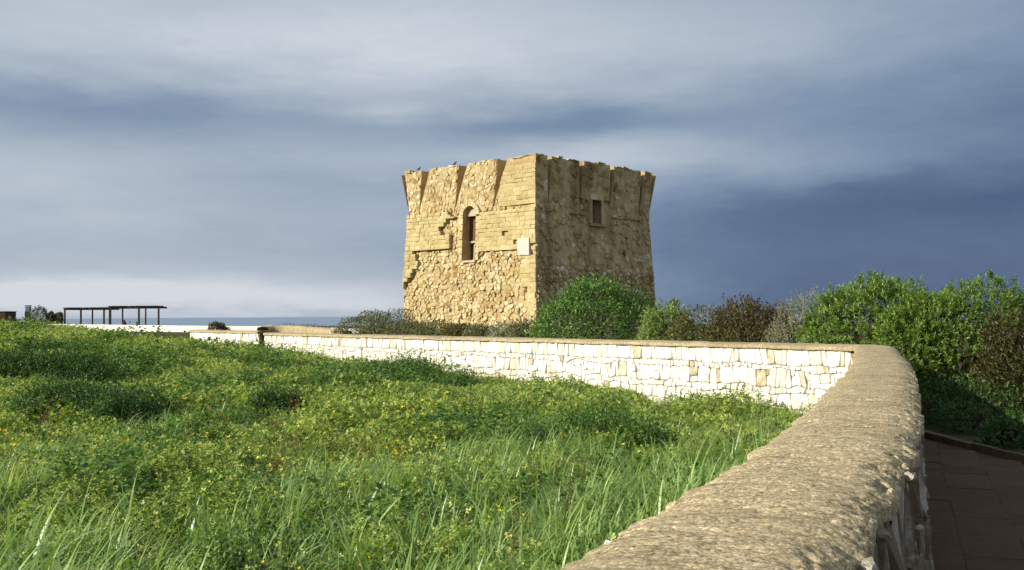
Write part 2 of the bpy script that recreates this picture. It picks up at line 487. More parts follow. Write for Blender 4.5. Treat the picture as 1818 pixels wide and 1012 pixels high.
def ground_z(x, y):
    x = np.asarray(x, float); y = np.asarray(y, float)
    s, q = wall_sd(x, y)
    q = q - 0.3
    field = -0.30 + 0.010 * (np.clip(y, 0, 60) - 6) - 0.22 * ss(y, 8, 16) * (1 - ss(y, 22, 36))
    field = field + 0.97 * ss(q, 1.6, 6.6) * ss(y, 14, 42) * (1 - ss(y, 47, 70))
    field = field + 0.07 * np.sin(x * 0.9 + 0.5 * y) * np.sin(y * 0.55 - 0.3 * x)
    field = field + (0.085 * np.sin(1.9 * x + 1.1 * np.sin(1.3 * y)) * np.sin(2.3 * y + 0.7 * np.sin(1.7 * x)) + 0.05 * np.sin(4.1 * x + 2.0 * y) * np.sin(3.7 * y - 1.2 * x)) * ss(s, 0.3, 1.5)
    other = -0.03 + 0.62 * ss(y, 21, 55)
    far = 0.15
    z = other + (field - other) * ss(s, -0.2, 0.2)
    w = ss(y, 62, 90)
    z = z * (1 - w) + far * w
    z = z - 6.0 * ss(y, 168, 185)
    return z


def px_field(px, py, Y):
    """plan X for a photo column at depth Y"""
    return (px - 909) / FPX * Y


# ------------------------------------------------------------------ ground, sea
def build_ground():
    xs = np.unique(np.concatenate([np.arange(-160, -40, 6.0), np.arange(-40, -12, 1.2), np.arange(-12, 12, 0.3), np.arange(12, 40, 1.2), np.arange(40, 166, 6.0)]))
    ys = np.unique(np.concatenate([np.arange(-40, -4, 2.0), np.arange(-4, 30, 0.3), np.arange(30, 75, 0.9), np.arange(75, 200, 4.0)]))
    X, Y = np.meshgrid(xs, ys)
    Z = ground_z(X, Y)
    Z = Z + 0.02 * np.sin(X * 3.1 + Y * 1.7) * (wall_sd(X, Y)[0] > 0.5)
    V = np.stack([X, Y, Z], -1).reshape(-1, 3)
    nx, ny = len(xs), len(ys)
    i = np.arange(nx * ny).reshape(ny, nx)
    F = np.stack([i[:-1, :-1], i[:-1, 1:], i[1:, 1:], i[1:, :-1]], -1).reshape(-1, 4)
    o = link('ground', mesh_np('ground', V, F, smooth=True), None, M['soil'])
    tagp(o, kind='structure')
    s = 40000.0
    me = mesh_np('sea', [(-s, 120, -4), (s, 120, -4), (s, s, -4), (-s, s, -4)], [(0, 1, 2, 3)])
    tagp(link('sea', me, None, M['sea']), kind='structure')


build_ground()


# ------------------------------------------------------------------ voronoi stones
def clip_half(poly, n, d):
    """keep points with n.p <= d"""
    out = []
    m = len(poly)
    for i in range(m):
        p, q = poly[i], poly[(i + 1) % m]
        a, b = n[0] * p[0] + n[1] * p[1] - d, n[0] * q[0] + n[1] * q[1] - d
        if a <= 0:
            out.append(p)
        if (a < 0 < b) or (b < 0 < a):
            k = a / (a - b)
            out.append((p[0] + (q[0] - p[0]) * k, p[1] + (q[1] - p[1]) * k))
    return out


def voronoi(seeds, box, k=16):
    S = np.asarray(seeds, float)
    cells = []
    for i in range(len(S)):
        d2 = ((S - S[i]) ** 2).sum(1)
        idx = np.argpartition(d2, min(k, len(S) - 1))[:k + 1]
        poly = [(box[0], box[1]), (box[2], box[1]), (box[2], box[3]), (box[0], box[3])]
        for j in idx:
            if j == i or not poly:
                continue
            n = S[j] - S[i]
            mid = (S[j] + S[i]) / 2
            poly = clip_half(poly, n, float(n @ mid))
        cells.append(poly)
    return cells


def area_cent(poly):
    a = cx = cy = 0.0
    for i in range(len(poly)):
        x0, y0 = poly[i]; x1, y1 = poly[(i + 1) % len(poly)]
        c = x0 * y1 - x1 * y0
        a += c; cx += (x0 + x1) * c; cy += (y0 + y1) * c
    if abs(a) < 1e-9:
        return 0, (0, 0)
    return abs(a / 2), (cx / (3 * a), cy / (3 * a))


def chaikin(poly, k=0.22):
    out = []
    for i in range(len(poly)):
        p, q = poly[i], poly[(i + 1) % len(poly)]
        out.append((p[0] + (q[0] - p[0]) * k, p[1] + (q[1] - p[1]) * k))
        out.append((p[0] + (q[0] - p[0]) * (1 - k), p[1] + (q[1] - p[1]) * (1 - k)))
    return out


def clean(poly, eps):
    out = []
    for p in poly:
        if not out or math.hypot(p[0] - out[-1][0], p[1] - out[-1][1]) > eps:
            out.append(p)
    while len(out) > 2 and math.hypot(out[0][0] - out[-1][0], out[0][1] - out[-1][1]) < eps:
        out.pop()
    return out


def stone_geo(poly, mapf, gap, back, front, rnd=True, bevel=0.15, tilt=0.25, edge=0.45):
    """a stone: 2-D outline -> prism with a rounded, tilted face. returns verts, faces or None"""
    poly = clean(poly, gap * 0.8)
    if len(poly) < 3:
        return None
    a, c = area_cent(poly)
    if a < 1e-5:
        return None
    r = math.sqrt(a / math.pi)
    k = max(0.3, 1 - gap / 2 / r)
    poly = [(c[0] + (p[0] - c[0]) * k, c[1] + (p[1] - c[1]) * k) for p in poly]
    if rnd:
        poly = chaikin(poly, 0.14)
    n = len(poly)
    tx, tz = random.uniform(-tilt, tilt) * front, random.uniform(-tilt, tilt) * front
    vs, fs = [], []
    for p in poly:
        vs.append(mapf(p[0], p[1], back))
    for p in poly:
        vs.append(mapf(p[0], p[1], front * edge + random.uniform(-0.08, 0.08) * abs(front) * (1 - edge)))
    b = 1 - bevel
    for p in poly:
        d = front + (tx * (p[0] - c[0]) + tz * (p[1] - c[1])) / r + random.uniform(-0.1, 0.1) * abs(front) * (1.2 - edge)
        vs.append(mapf(c[0] + (p[0] - c[0]) * b, c[1] + (p[1] - c[1]) * b, d))
    vs.append(mapf(c[0], c[1], front * 1.08))
    for ring in (0, 1):
        for i in range(n):
            j = (i + 1) % n
            fs.append((ring * n + i, ring * n + j, ring * n + n + j, ring * n + n + i))
    for i in range(n):
        fs.append((2 * n + i, 2 * n + (i + 1) % n, 3 * n))
    return vs, fs


def stones_to_objects(stones, name, mat, parent, limit, rest_name):
    """stones: (score, verts, faces, tint). the largest become parts, the rest one joined part"""
    stones.sort(key=lambda s: -s[0])
    rest = MB()
    for i, (sc, vs, fs, ti) in enumerate(stones):
        if i < limit:
            mb = MB()
            mb.add(vs, fs, ti)
            mb.build(name, mat, parent)
        else:
            rest.add(vs, fs, ti)
    if rest.v:
        o = rest.build(rest_name, mat, parent)
        o['kind'] = 'stuff'


# ------------------------------------------------------------------ the dry stone wall
END_A = 25.45      # arc length along the far stretch, corner -> recess
GAP_B = 25.95
END_B = 33.2


def wall_line():
    """centre line of the long wall with a rounded corner: list of (point, tangent)"""
    Rr = 1.15
    turn = math.acos(float(D1 @ D2))
    T = Rr * math.tan(turn / 2)
    pts = []
    s0 = -25.5
    s = s0
    while s < -T:
        pts.append((CORNER + D1 * s, D1, s))
        yy = (CORNER + D1 * s)[1]
        s += 0.009 if 1.9 < yy < 4.6 else 0.016 if 1.8 < yy < 7 else (0.03 if 7 <= yy < 12 else (0.06 if yy >= 12 else 0.3))
    c = CORNER - D1 * T + L1 * Rr
    n = 22
    for i in range(n + 1):
        a = turn * i / n
        ca, sa = math.cos(a), math.sin(a)
        d = np.array((D1[0] * ca - D1[1] * sa, D1[0] * sa + D1[1] * ca))
        p = c + Rr * np.array((d[1], -d[0]))
        pts.append((p, d, -T + Rr * a))
    s = T + 0.15
    while s < END_A:
        pts.append((CORNER + D2 * s, D2, s))
        s += 0.12
    pts.append((CORNER + D2 * END_A, D2, END_A))
    out = []
    for p, d, s in pts:
        if s < 0:
            y = p[1]
            p = np.array((p[0] + float(bow(y)), y))
            sl = float(bow(y + 0.25) - bow(y - 0.25)) / 0.5
            d = np.array((d[0] + sl * d[1], d[1])); d = d / np.linalg.norm(d)
        out.append((p, d, s))
    return out


def cap_strip(name, line, parent, z0=WALL_TOP, half=HALF + 0.035, ragged=True, nc=70):
    """domed mortar capping swept along the line"""
    V = []
    us = np.sin(np.linspace(-1, 1, nc) * math.pi / 2 * 0.97) / math.sin(math.pi / 2 * 0.97)
    drop = -0.055
    prof = [(-1.0, drop)] + [(u, 0) for u in us] + [(1.0, drop + 0.01)]
    m = len(prof)
    for (p, d, s) in line:
        left = np.array((-d[1], d[0]))
        near = ragged and p[1] < 12 and p[1] > 1.0
        for k, (u, dz) in enumerate(prof):
            side = 1 if u > 0 else -1
            # u>0 : right edge
            e = fbm((s * 3.2, 9.0 * side, 0.3), 0.8, 5) * 0.028 + (fbm((s * 14, 3.0 * side, 5.0), 0.8, 3) * 0.012 if near else 0)
            hw = half - ((0.05 - 0.03 * float(ss(p[1], 3.0, 6.5))) if side > 0 else 0) + e * (1.1 if side > 0 else 0.8)
            off = u * hw - 0.012
            dome = -0.036 * abs(u) ** 4 - (0.016 * max(0, u) ** 5)
            x, y = p[0] - left[0] * off, p[1] - left[1] * off
            z = z0 + dome + dz
            z += 0.012 * fbm((x * 0.9, y * 0.9, 2.0), 1.0, 3)
            if near:
                z += 0.0075 * fbm((s * 9.0 + 0.5 * fbm((x * 3, y * 3, 1), 1, 2), off * 1.1, 0), 0.7, 4)
                pit = max(0, u - 0.55) / 0.45
                g = mnoise.noise(Vector((x * 75, y * 75, 4)))
                z += 0.0022 * max(-0.5, g) * (1 + 1.0 * pit) + 0.002 * fbm((x * 24, y * 24, 4), 0.5, 3)
                h = fbm((x * 11, y * 11, 8.0), 0.7, 4)
                z -= max(0, h - 0.06) * 0.06 * pit
            else:
                z += 0.008 * fbm((s * 4, off * 2, 0), 0.8, 3)
            V.append((x, y, z))
    n = len(line)
    i = np.arange(n * m).reshape(n, m)
    F = np.stack([i[:-1, :-1], i[1:, :-1], i[1:, 1:], i[:-1, 1:]], -1).reshape(-1, 4)[:, ::-1]
    ends = [(r[k], r[k + 1], r[m - 2 - k], r[m - 1 - k]) for r in (i[0], i[-1]) for k in range(m // 2 - 1)]     # close both ends
    F = np.concatenate([F, np.array(ends)])
    return link(name, mesh_np(name, V, F, smooth=True), parent, M['cap'])


def wall_core(name, line, parent, z1=WALL_TOP - 0.075, half=HALF - 0.045, zb=-0.9, mat='wall_core'):
    V = []
    for (p, d, s) in line:
        left = np.array((-d[1], d[0]))
        for sg, z in ((1, zb), (1, z1), (-1, z1), (-1, zb)):
            V.append((p[0] + left[0] * half * sg, p[1] + left[1] * half * sg, z))
    n = len(line)
    i = np.arange(n * 4).reshape(n, 4)
    F = []
    for a in range(n - 1):
        for k in range(4):
            F.append((i[a, k], i[a, (k + 1) % 4], i[a + 1, (k + 1) % 4], i[a + 1, k]))
    F.append(tuple(i[0])); F.append(tuple(i[-1][::-1]))
    me = mesh_np(name, V, F, tint=np.full(len(V), 0.5))
    return link(name, me, parent, M[mat])


def wall_rows(length, zt, zb, seedrow=0):
    """outlines (s,z) of the stones of a face: a course of uprights on top, uneven courses of rubble below"""
    hs = [0.33, 0.10, 0.30, 0.13, 0.25, 0.17, 0.24, 0.2, 0.22, 0.2, 0.2]
    wid = [(0.08, 0.10, 0.12, 0.15, 0.18, 0.22, 0.32), (0.08, 0.11, 0.15, 0.2), (0.08, 0.11, 0.14, 0.18, 0.24), (0.10, 0.14, 0.2), (0.12, 0.16, 0.2, 0.28)]
    sd = random.random() * 90
    tops, cells = [], []

    def level(k, z):
        if k == 0:
            return lambda s: z
        amp = 0.03 if k == 1 else 0.085
        return lambda s: z + amp * fbm((s * 1.9, k * 7.3 + sd, 0), 0.8, 3) + (0.02 * fbm((s * 7, k * 3.1 + sd, 2), 0.8, 2))
    z = zt
    up = level(0, z)
    for k, h in enumerate(hs):
        lo = level(k + 1, z - h)
        s = 0.0
        prev = 0.0
        while s < length - 0.03:
            w = random.choice(wid[min(k, 4)]) * random.uniform(0.85, 1.15)
            e = min(s + w, length)
            lean = random.gauss(0, 0.02) if e < length else 0.0
            a0, b0 = s + prev, s - prev            # bottom / top of the left joint
            a1, b1 = e + lean, e - lean
            mid = (s + e) / 2
            poly = [(a0, lo(a0)), ((a0 + a1) / 2, lo(mid)), (a1, lo(a1)), (b1, up(b1)), ((b0 + b1) / 2, up(mid)), (b0, up(b0))]
            if k and h > 0.2 and random.random() < 0.22:
                # two stones in the height of the course
                f = random.uniform(0.35, 0.65)
                za, zb_ = lo(a0) + (up(b0) - lo(a0)) * f + random.gauss(0, 0.02), lo(a1) + (up(b1) - lo(a1)) * f + random.gauss(0, 0.02)
                cells.append([(a0, lo(a0)), (a1, lo(a1)), (a1, zb_), (a0, za)])
                cells.append([(a0, za), (a1, zb_), (b1, up(b1)), (b0, up(b0))])
            else:
                (tops if k == 0 else cells).append(poly)
            s, prev = e, lean
        z -= h
        up = lo
        if z < zb:
            break
    return tops, cells


def face_stones(origin, d, normal, length, zt, zb, zfront=0.032, gap=0.011, bent=False):
    """stones of one straight wall face. returns list (score, verts, faces, tint)"""
    def mapf(s, z, dep):
        p = origin + d * s + normal * dep
        k = 0.07 * (WALL_TOP - z) if bent else 0.0
        return (p[0] + normal[0] * k + (float(bow(p[1])) if bent else 0.0), p[1] + normal[1] * k, z)
    tops, cells = wall_rows(length, zt, zb)
    res = []
    for poly, top in [(p, True) for p in tops] + [(c, False) for c in cells]:
        a, c = area_cent(poly)
        g = stone_geo(poly, mapf, gap, -0.07, zfront * random.uniform(0.75, 1.35), rnd=True, bevel=0.12, edge=0.6, tilt=0.45)
        if g is None:
            continue
        w = mapf(c[0], c[1], 0)
        dist = math.hypot(w[0], w[1])
        vis = 1.0 if c[1] > float(ground_z(w[0], w[1])) + 0.3 else 0.2
        tint = min(1, max(0.02, random.gauss(0.74, 0.2)))
        if random.random() < 0.035:
            tint = random.uniform(0.05, 0.3)
        res.append((a / dist ** 2 * vis, g[0], g[1], tint))
    return res


def build_walls():
    line = wall_line()
    root = empty('dry_stone_wall', (CORNER[0], CORNER[1], 0),
                 'long white dry stone wall with tan mortar top sweeping from the foreground around a bend', 'wall')
    cap_strip('capping', line, root)
    wall_core('core', line[::6] + [line[-1]], root)
    # far stretch, field side
    inner = CORNER + D2 * 0.10 + L2 * (HALF - 0.04)
    st = face_stones(inner, D2, L2, END_A - 0.10, WALL_TOP - 0.06, -0.8)
    # near stretch, path side
    s0 = -17.6
    o = CORNER + D1 * s0 - L1 * (HALF - 0.062)
    near = face_stones(o, D1, -L1, 17.0, WALL_TOP - 0.065, -0.1, zfront=0.04, gap=0.02, bent=True)
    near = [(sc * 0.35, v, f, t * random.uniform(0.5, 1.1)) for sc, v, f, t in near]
    # field side of the near stretch (its top edge peeps out along the capping)
    o2 = CORNER + D1 * -0.2 + L1 * (HALF - 0.045)
    nl = face_stones(o2, -D1, L1, 16.6, WALL_TOP - 0.075, -0.55, zfront=0.045, gap=0.02, bent=True)
    nl = [(sc * 0.02, v, f, t) for sc, v, f, t in nl]
    stones_to_objects(st, 'stone', M['white_stone'], root, 230, 'small_far_stones')
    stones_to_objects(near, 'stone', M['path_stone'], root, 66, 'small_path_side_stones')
    stones_to_objects(nl, 'stone', M['white_stone'], root, 0, 'field_side_stones')
    # pale stones poking through the broken edges of the capping
    for s, side, r, dz in ((-16.95, 1, 0.050, -0.020), (-16.62, 1, 0.06, -0.03), (-16.2, 1, 0.045, -0.035), (-15.15, 1, 0.055, -0.02),
                           (-15.02, 1, 0.035, -0.03), (-14.2, 1, 0.035, -0.04), (-13.1, 1, 0.035, -0.035), (-11.9, 1, 0.03, -0.035),
                           (-16.72, -1, 0.034, -0.035), (-16.62, -1, 0.028, -0.035), (-16.22, -1, 0.036, -0.04), (-15.75, -1, 0.02, -0.04), (-14.6, -1, 0.022, -0.045)):
        p = CORNER + D1 * s - L1 * side * (HALF + (0.002 if side > 0 else 0.045))
        dz += 0.0 if side > 0 else 0.03
        bm = bmesh.new()
        r *= 0.62 if side < 0 else 0.5
        bmesh.ops.create_icosphere(bm, subdivisions=2, radius=r)
        sd = random.random() * 50
        for v in bm.verts:
            k = 1 + 0.6 * fbm((v.co.x / r + sd, v.co.y / r, v.co.z / r), 1, 2)
            v.co = Vector((v.co.x * 0.9 * k, v.co.y * 1.35 * k, v.co.z * 0.8 * k)) + Vector((p[0], p[1], WALL_TOP + dz - 0.045)) + Vector((float(bow(p[1])), 0, 0))
        me = bpy.data.meshes.new('edge_stone')
        bm.to_mesh(me); bm.free()
        a = me.attributes.new('tint', 'FLOAT', 'POINT')
        a.data.foreach_set('value', np.full(len(me.vertices), random.uniform(0.7, 1.0), np.float32))
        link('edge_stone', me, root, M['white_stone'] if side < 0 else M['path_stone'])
    # second length of wall beyond the recess
    lineB = [(CORNER + D2 * s, D2, s) for s in np.arange(GAP_B, END_B + 0.01, 0.145)]
    rb = empty('dry_stone_wall', (*(CORNER + D2 * GAP_B), 0.2), 'short far length of white stone wall left of the dark recess, half sunk in grass', 'wall')
    cap_strip('capping', lineB, rb, z0=WALL_TOP + 0.05)
    wall_core('core', lineB, rb, z1=WALL_TOP - 0.03)
    ob = CORNER + D2 * GAP_B + L2 * (HALF - 0.04)
    stB = face_stones(ob, D2, L2, END_B - GAP_B, WALL_TOP - 0.02, -0.3)
    stones_to_objects(stB, 'stone', M['white_stone'], rb, 60, 'small_far_stones')
    # added brown blocks in the recess, standing in for its shaded wall end
    lineG = [(CORNER + D2 * s, D2, s) for s in (END_A - 0.05, GAP_B + 0.05)]
    mb = MB()
    pc = CORNER + D2 * (END_A + GAP_B) / 2 - L2 * 0.12
    ang = math.atan2(D2[1], D2[0])
    rot = Matrix.Rotation(ang, 3, 'Z')
    for k in range(5):
        mb.box((pc[0], pc[1], 0.05 + k * 0.21), (0.54, 0.3 + 0.05 * (k % 2), 0.20), rot, tint=random.uniform(0.05, 0.4), jit=0.012)
    mb.build('recess_shade_blocks', M['kerb'], rb)


build_walls()


# ------------------------------------------------------------------ path, slabs, kerb
def kerb_x(y):
    return np.interp(y, [-8, 0, 4, 8, 11.4, 14.2, 15.4], [6.6, 6.4, 6.1, 5.7, 5.42, 5.27, 5.2])


def build_path():
    ys = np.arange(-12, 15.2, 0.4)
    V, F = [], []
    for y in ys:
        xl = 0.766 + 0.363 * (y - 2.45) - 0.12
        xr = max(float(kerb_x(y)), xl + 0.05)
        V += [(xl, y, -0.012), (xr, y, -0.012)]
    for i in range(len(ys) - 1):
        F.append((2 * i, 2 * i + 1, 2 * i + 3, 2 * i + 2))
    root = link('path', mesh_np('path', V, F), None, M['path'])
    tagp(root, kind='structure')
    # slabs, in rows parallel to the wall
    base = CORNER - L1 * HALF
    protos = []
    for k in range(4):
        mb = MB()
        w, h = 0.4894, 0.3994
        bm = bmesh.new()
        bmesh.ops.create_cube(bm, size=1)
        bmesh.ops.scale(bm, vec=(w, h, 0.05), verts=bm.verts)
        bmesh.ops.bevel(bm, geom=[e for e in bm.edges if all(v.co.z > 0 for v in e.verts)], offset=0.0015, segments=1, affect='EDGES')
        me = bpy.data.meshes.new('paving_slab')
        bm.to_mesh(me); bm.free()
        a = me.attributes.new('tint', 'FLOAT', 'POINT')
        a.data.foreach_set('value', np.full(len(me.vertices), 0.42 + 0.06 * k, np.float32))
        me.materials.append(M['slab'])
        protos.append(me)
    ang = math.atan2(D1[1], D1[0])
    n = 0
    for ia in range(-34, -2):
        for ib in range(0, 9):
            a = ia * 0.49 + (0.245 if ib % 2 else 0)
            b = 0.26 + ib * 0.4
            p = base + D1 * a - L1 * b
            if p[1] < 4.2 or p[0] > float(kerb_x(p[1])) - 0.22:
                continue
            if p[0] > 0.50 * p[1] + 0.9:
                continue
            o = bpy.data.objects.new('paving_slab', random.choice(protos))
            col.objects.link(o)
            o.location = (p[0], p[1], -0.014 + random.uniform(-0.003, 0.003))
            o.rotation_euler = (random.uniform(-0.008, 0.008), random.uniform(-0.008, 0.008), ang + random.uniform(-0.01, 0.01))
            o.parent = root
            n += 1
    # kerb stones
    kr = empty('kerb', (5.4, 11.4, 0), 'low earthy stone edging along the shaded path beneath the bushes', 'kerb')
    y = 3.0
    while y < 15.0:
        l = random.uniform(0.3, 0.55)
        x0, x1 = float(kerb_x(y)), float(kerb_x(y + l))
        a = math.atan2(l, x1 - x0)
        mb = MB()
        mb.box(((x0 + x1) / 2 + 0.06, y + l / 2, 0.012), (l - 0.015, 0.11, 0.09 + random.uniform(0, 0.03)), Matrix.Rotation(a, 3, 'Z'), tint=random.random(), jit=0.01)
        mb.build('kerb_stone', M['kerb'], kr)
        y += l


build_path()

# ------------------------------------------------------------------ the tower
TH = R(43.17)
TL = 10.63
LDIR = Vector((-math.cos(TH), math.sin(TH), 0))      # along the sunlit face, away from the near corner
RDIR = Vector((math.sin(TH), math.cos(TH), 0))       # along the shaded face
NEAR = Vector((1.376, 60.0, 0))
TC = NEAR + (LDIR + RDIR) * (TL / 2)
Z0, ZS, ZT = 0.2, 7.95, 10.5


def offs(z):
    """outward offset of the wall faces with height"""
    if z < 7.3:
        return 0.34 * (7.3 - z) / 6.8
    return 0.0


def flare(z):
    return 0.18 * max(0.0, (z - ZS) / (ZT - ZS)) ** 1.15 if z > ZS else 0.0


# face frames: (u direction from near corner, outward normal)
FACES = {'L': (LDIR, -RDIR), 'R': (RDIR, -LDIR), 'BL': None}


def fpoint(face, u, z, dep, fl=True):
    """u: metres from the near corner at waist level"""
    ud, nn = FACES[face]
    o = offs(z) + (flare(z) if fl else 0)
    t = u / TL
    k = (t - 0.5) * (TL + 2 * o)
    p = TC + ud * k + nn * (TL / 2 + o + dep)
    return (p.x, p.y, z)


def u_of(face, px):
    r = (px - 909) / FPX
    ud = FACES[face][0]
    return (NEAR.x - NEAR.y * r) / (ud.y * r - ud.x)


def z_of(face, px, py):
    u = u_of(face, px)
    d = NEAR.y + FACES[face][0].y * u
    return EYE + (560 - (px - 909) * 0.007 - py) * d / FPX


def uz(face, px, py):
    return (u_of(face, px), z_of(face, px, py))


def in_poly(p, poly):
    x, y = p
    c = False
    for i in range(len(poly)):
        x0, y0 = poly[i]; x1, y1 = poly[i - 1]
        if (y0 > y) != (y1 > y) and x < (x1 - x0) * (y - y0) / (y1 - y0) + x0:
            c = not c
    return c


def arch_poly(ua, ub, z0, zspring, n=8):
    """outline with a round head"""
    r = (ub - ua) / 2
    c = (ua + ub) / 2
    pts = [(ua, z0), (ub, z0)]
    for i in range(n + 1):
        a = math.pi * i / n
        pts.append((c + r * math.cos(a), zspring + r * math.sin(a)))
    return pts


def build_tower():
    root = empty('stone_tower', (TC.x, TC.y, 0.6), 'square ruined tan stone watchtower with flared top standing by the sea', 'tower')

    # slots between the flaring panels: (u of the panel edge at foot, z foot, u left at top, u right at top)
    slotsL = []
    for (xf, yf, xl, xr) in ((746, 372, 751, 774), (809, 370, 814, 840), (876, 378, 882, 905)):
        uf, zf = uz('L', xf, yf)
        slotsL.append((uf, max(zf, ZS - 0.25), uf - 0.50, uf - 1.22))
    slotsR = []
    for xf in (975, 1030, 1083, 1136):
        uf = u_of('R', xf)
        slotsR.append((uf, ZS - 0.4, uf - 0.12, uf + 0.30))

    def slot_u(sl, z):
        k = max(0.0, (z - sl[1]) / (ZT - sl[1]))
        return sl[0] + (sl[2] - sl[0]) * k, sl[0] + (sl[3] - sl[0]) * k

    # window openings
    wa, wb = u_of('L', 848), u_of('L', 825.5)
    wz0, wzt = z_of('L', 836, 463), z_of('L', 836, 366)
    winL = arch_poly(wa, wb, wz0, wzt - (wb - wa) / 2)
    ra, rb = u_of('R', 1050), u_of('R', 1066)
    winR = [(ra, z_of('R', 1058, 397)), (rb, z_of('R', 1058, 397)), (rb, z_of('R', 1058, 355)), (ra, z_of('R', 1058, 355))]

    wc0 = (wa + wb) / 2

    # ---- core: four battered walls with openings cut in the two seen faces
    def core_face(face, hole, matn):
        bm = bmesh.new()
        e = 0.0
        zc = 10.15
        outer = [(e, Z0), (TL - e, Z0), (TL - e, 7.3), (TL - e, zc), (e, zc), (e, 7.3)]
        edges = []
        for loop in (outer, hole):
            vs = [bm.verts.new((p[0], p[1], 0)) for p in loop]
            edges += [bm.edges.new((vs[i], vs[(i + 1) % len(vs)])) for i in range(len(vs))]
        bmesh.ops.triangle_fill(bm, use_beauty=True, use_dissolve=False, edges=edges)
        for _ in range(2):
            bmesh.ops.subdivide_edges(bm, edges=[ed for ed in bm.edges if ed.calc_length() > 0.9], cuts=2, use_grid_fill=False)
            bmesh.ops.triangulate(bm, faces=bm.faces)
        for v in bm.verts:
            u, z = v.co.x, v.co.y
            dep = -0.55 * max(0, min(1, (z - 7.95) / 1.8)) - 0.03
            q = fpoint(face, u, z, dep, fl=False)
            v.co = Vector(q)
        me = bpy.data.meshes.new('wall_core')
        bm.to_mesh(me); bm.free()
        a = me.attributes.new('tint', 'FLOAT', 'POINT')
        a.data.foreach_set('value', np.full(len(me.vertices), 0.5, np.float32))
        return link('wall_core', me, root, M[matn])

    core_face('L', winL, 'tower_core')
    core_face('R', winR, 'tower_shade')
    # the two faces turned away, and the roof platform
    mb = MB()
    for nn, ud in ((RDIR, LDIR), (LDIR, RDIR)):
        for za, zb, extra in ((Z0, 7.3, 0), (7.3, ZS, 0), (ZS, ZT - 0.1, 0.34)):
            q = []
            for z, ex in ((za, 0), (zb, extra)):
                o = offs(z) + ex
                for sgn in (-1, 1):
                    p = TC + ud * sgn * (TL / 2 + o) + nn * (TL / 2 + o)
                    q.append((p.x, p.y, z))
            mb.add(q, [(0, 1, 3, 2)], 0.5)
    mb.build('rear_wall', M['tower_shade'], root)
    mb = MB()
    q = [TC + LDIR * a * (TL / 2 - 0.4) + RDIR * b * (TL / 2 - 0.4) for a, b in ((-1, -1), (1, -1), (1, 1), (-1, 1))]
    mb.add([(p.x, p.y, 9.7) for p in q], [(0, 1, 2, 3)], 0.4)
    mb.build('roof_platform', M['tower_core'], root)

    # ---- flaring parapet panels
    def panel(face, ua, ub, mat, seed):
        """ua(z), ub(z): u bounds"""
        nu, nz = 14, 14
        ztop = lambda u: ZT + 0.02 + 0.10 * fbm((u * 0.9 + seed, seed, 0), 0.9, 4) + (0.03 if int(u * 1.9 + seed) % 3 == 0 else 0)
        zb = ZS - 0.5
        wu, wt = (wc0, wzt + 0.04) if face == 'L' else ((ra + rb) / 2, winR[2][1] + 0.05)
        if ua(ZS) < wu < ub(ZS):
            zb = max(zb, wt)            # the panel starts above the opening
        front, back = [], []
        for j in range(nz + 1):
            for i in range(nu + 1):
                f = i / nu
                uu = ua(ZT) + (ub(ZT) - ua(ZT)) * f
                zt = ztop(uu)
                z = zb + (zt - zb) * j / nz
                u = ua(z) + (ub(z) - ua(z)) * f
                dep = 0.035 * fbm((u * 1.7, z * 1.7, seed), 0.8, 4)
                if z < ZS: dep -= 0.05
                if j == nz: dep -= 0.04
                front.append(fpoint(face, u, z, dep))
                back.append(fpoint(face, min(max(u, 0.05), TL - 0.05), z, -0.85 - flare(z)))
        m = (nu + 1)
        N = len(front)
        fs = []
        for j in range(nz):
            for i in range(nu):
                a = j * m + i
                fs.append((a, a + 1, a + 1 + m, a + m))
                fs.append((N + a, N + a + m, N + a + 1 + m, N + a + 1))
        for j in range(nz):
            for i in (0, nu):
                a = j * m + i
                fs.append((a, a + m, N + a + m, N + a))
        for i in range(nu):
            a = nz * m + i
            fs.append((a, a + 1, N + a + 1, N + a))
            fs.append((i, N + i, N + i + 1, i + 1))
        mb = MB()
        mb.add(front + back, fs, 0.5)
        o = mb.build('parapet_panel', M[mat], root)
        bm = bmesh.new(); bm.from_mesh(o.data)
        bmesh.ops.recalc_face_normals(bm, faces=bm.faces)
        bm.to_mesh(o.data); bm.free()

    def panels(face, slots, mat):
        sl = sorted(slots, key=lambda s: s[0])
        if face == 'L':     # larger u = left in the picture; slot spans (u right .. u left)
            bounds = [(lambda z: 0.0, None)]
        edges = [lambda z: 0.0]
        for s in sl:
            edges.append(lambda z, s=s: min(slot_u(s, z)))
            edges.append(lambda z, s=s: max(slot_u(s, z)))
        edges.append(lambda z: TL)
        for k in range(0, len(edges), 2):
            panel(face, edges[k], edges[k + 1], mat, 3.1 * k + (11 if face == 'R' else 0))
    panels('L', slotsL, 'tower_core')
    panels('R', slotsR, 'tower_shade')

    # ---- facing stones
    crack = [uz('L', x, y) for x, y in ((809, 374), (809, 388), (794, 388), (789, 404), (792, 414), (802.5, 418), (802.5, 441), (745, 444), (742, 458), (747, 475), (742, 492), (733, 504), (728, 520))]
    slabL = crack + [(TL + 1, crack[-1][1]), (TL + 1, ZS - 0.1), (crack[0][0], ZS - 0.1)]
    slabR = [uz('L', 853, 447), uz('L', 853, 376), (-1, uz('L', 953, 368)[1]), (-1, uz('L', 953, 447)[1])]
    plq = [uz('L', 923, 453), uz('L', 943.5, 453), uz('L', 943.5, 423), uz('L', 923, 423)]
    pc = (sum(p[0] for p in plq) / 4, sum(p[1] for p in plq) / 4)

    def grow(poly, c, g):
        return [(p[0] + (g if p[0] > c[0] else -g), p[1] + (g if p[1] > c[1] else -g)) for p in poly]
    wc = ((wa + wb) / 2, (wz0 + wzt) / 2)

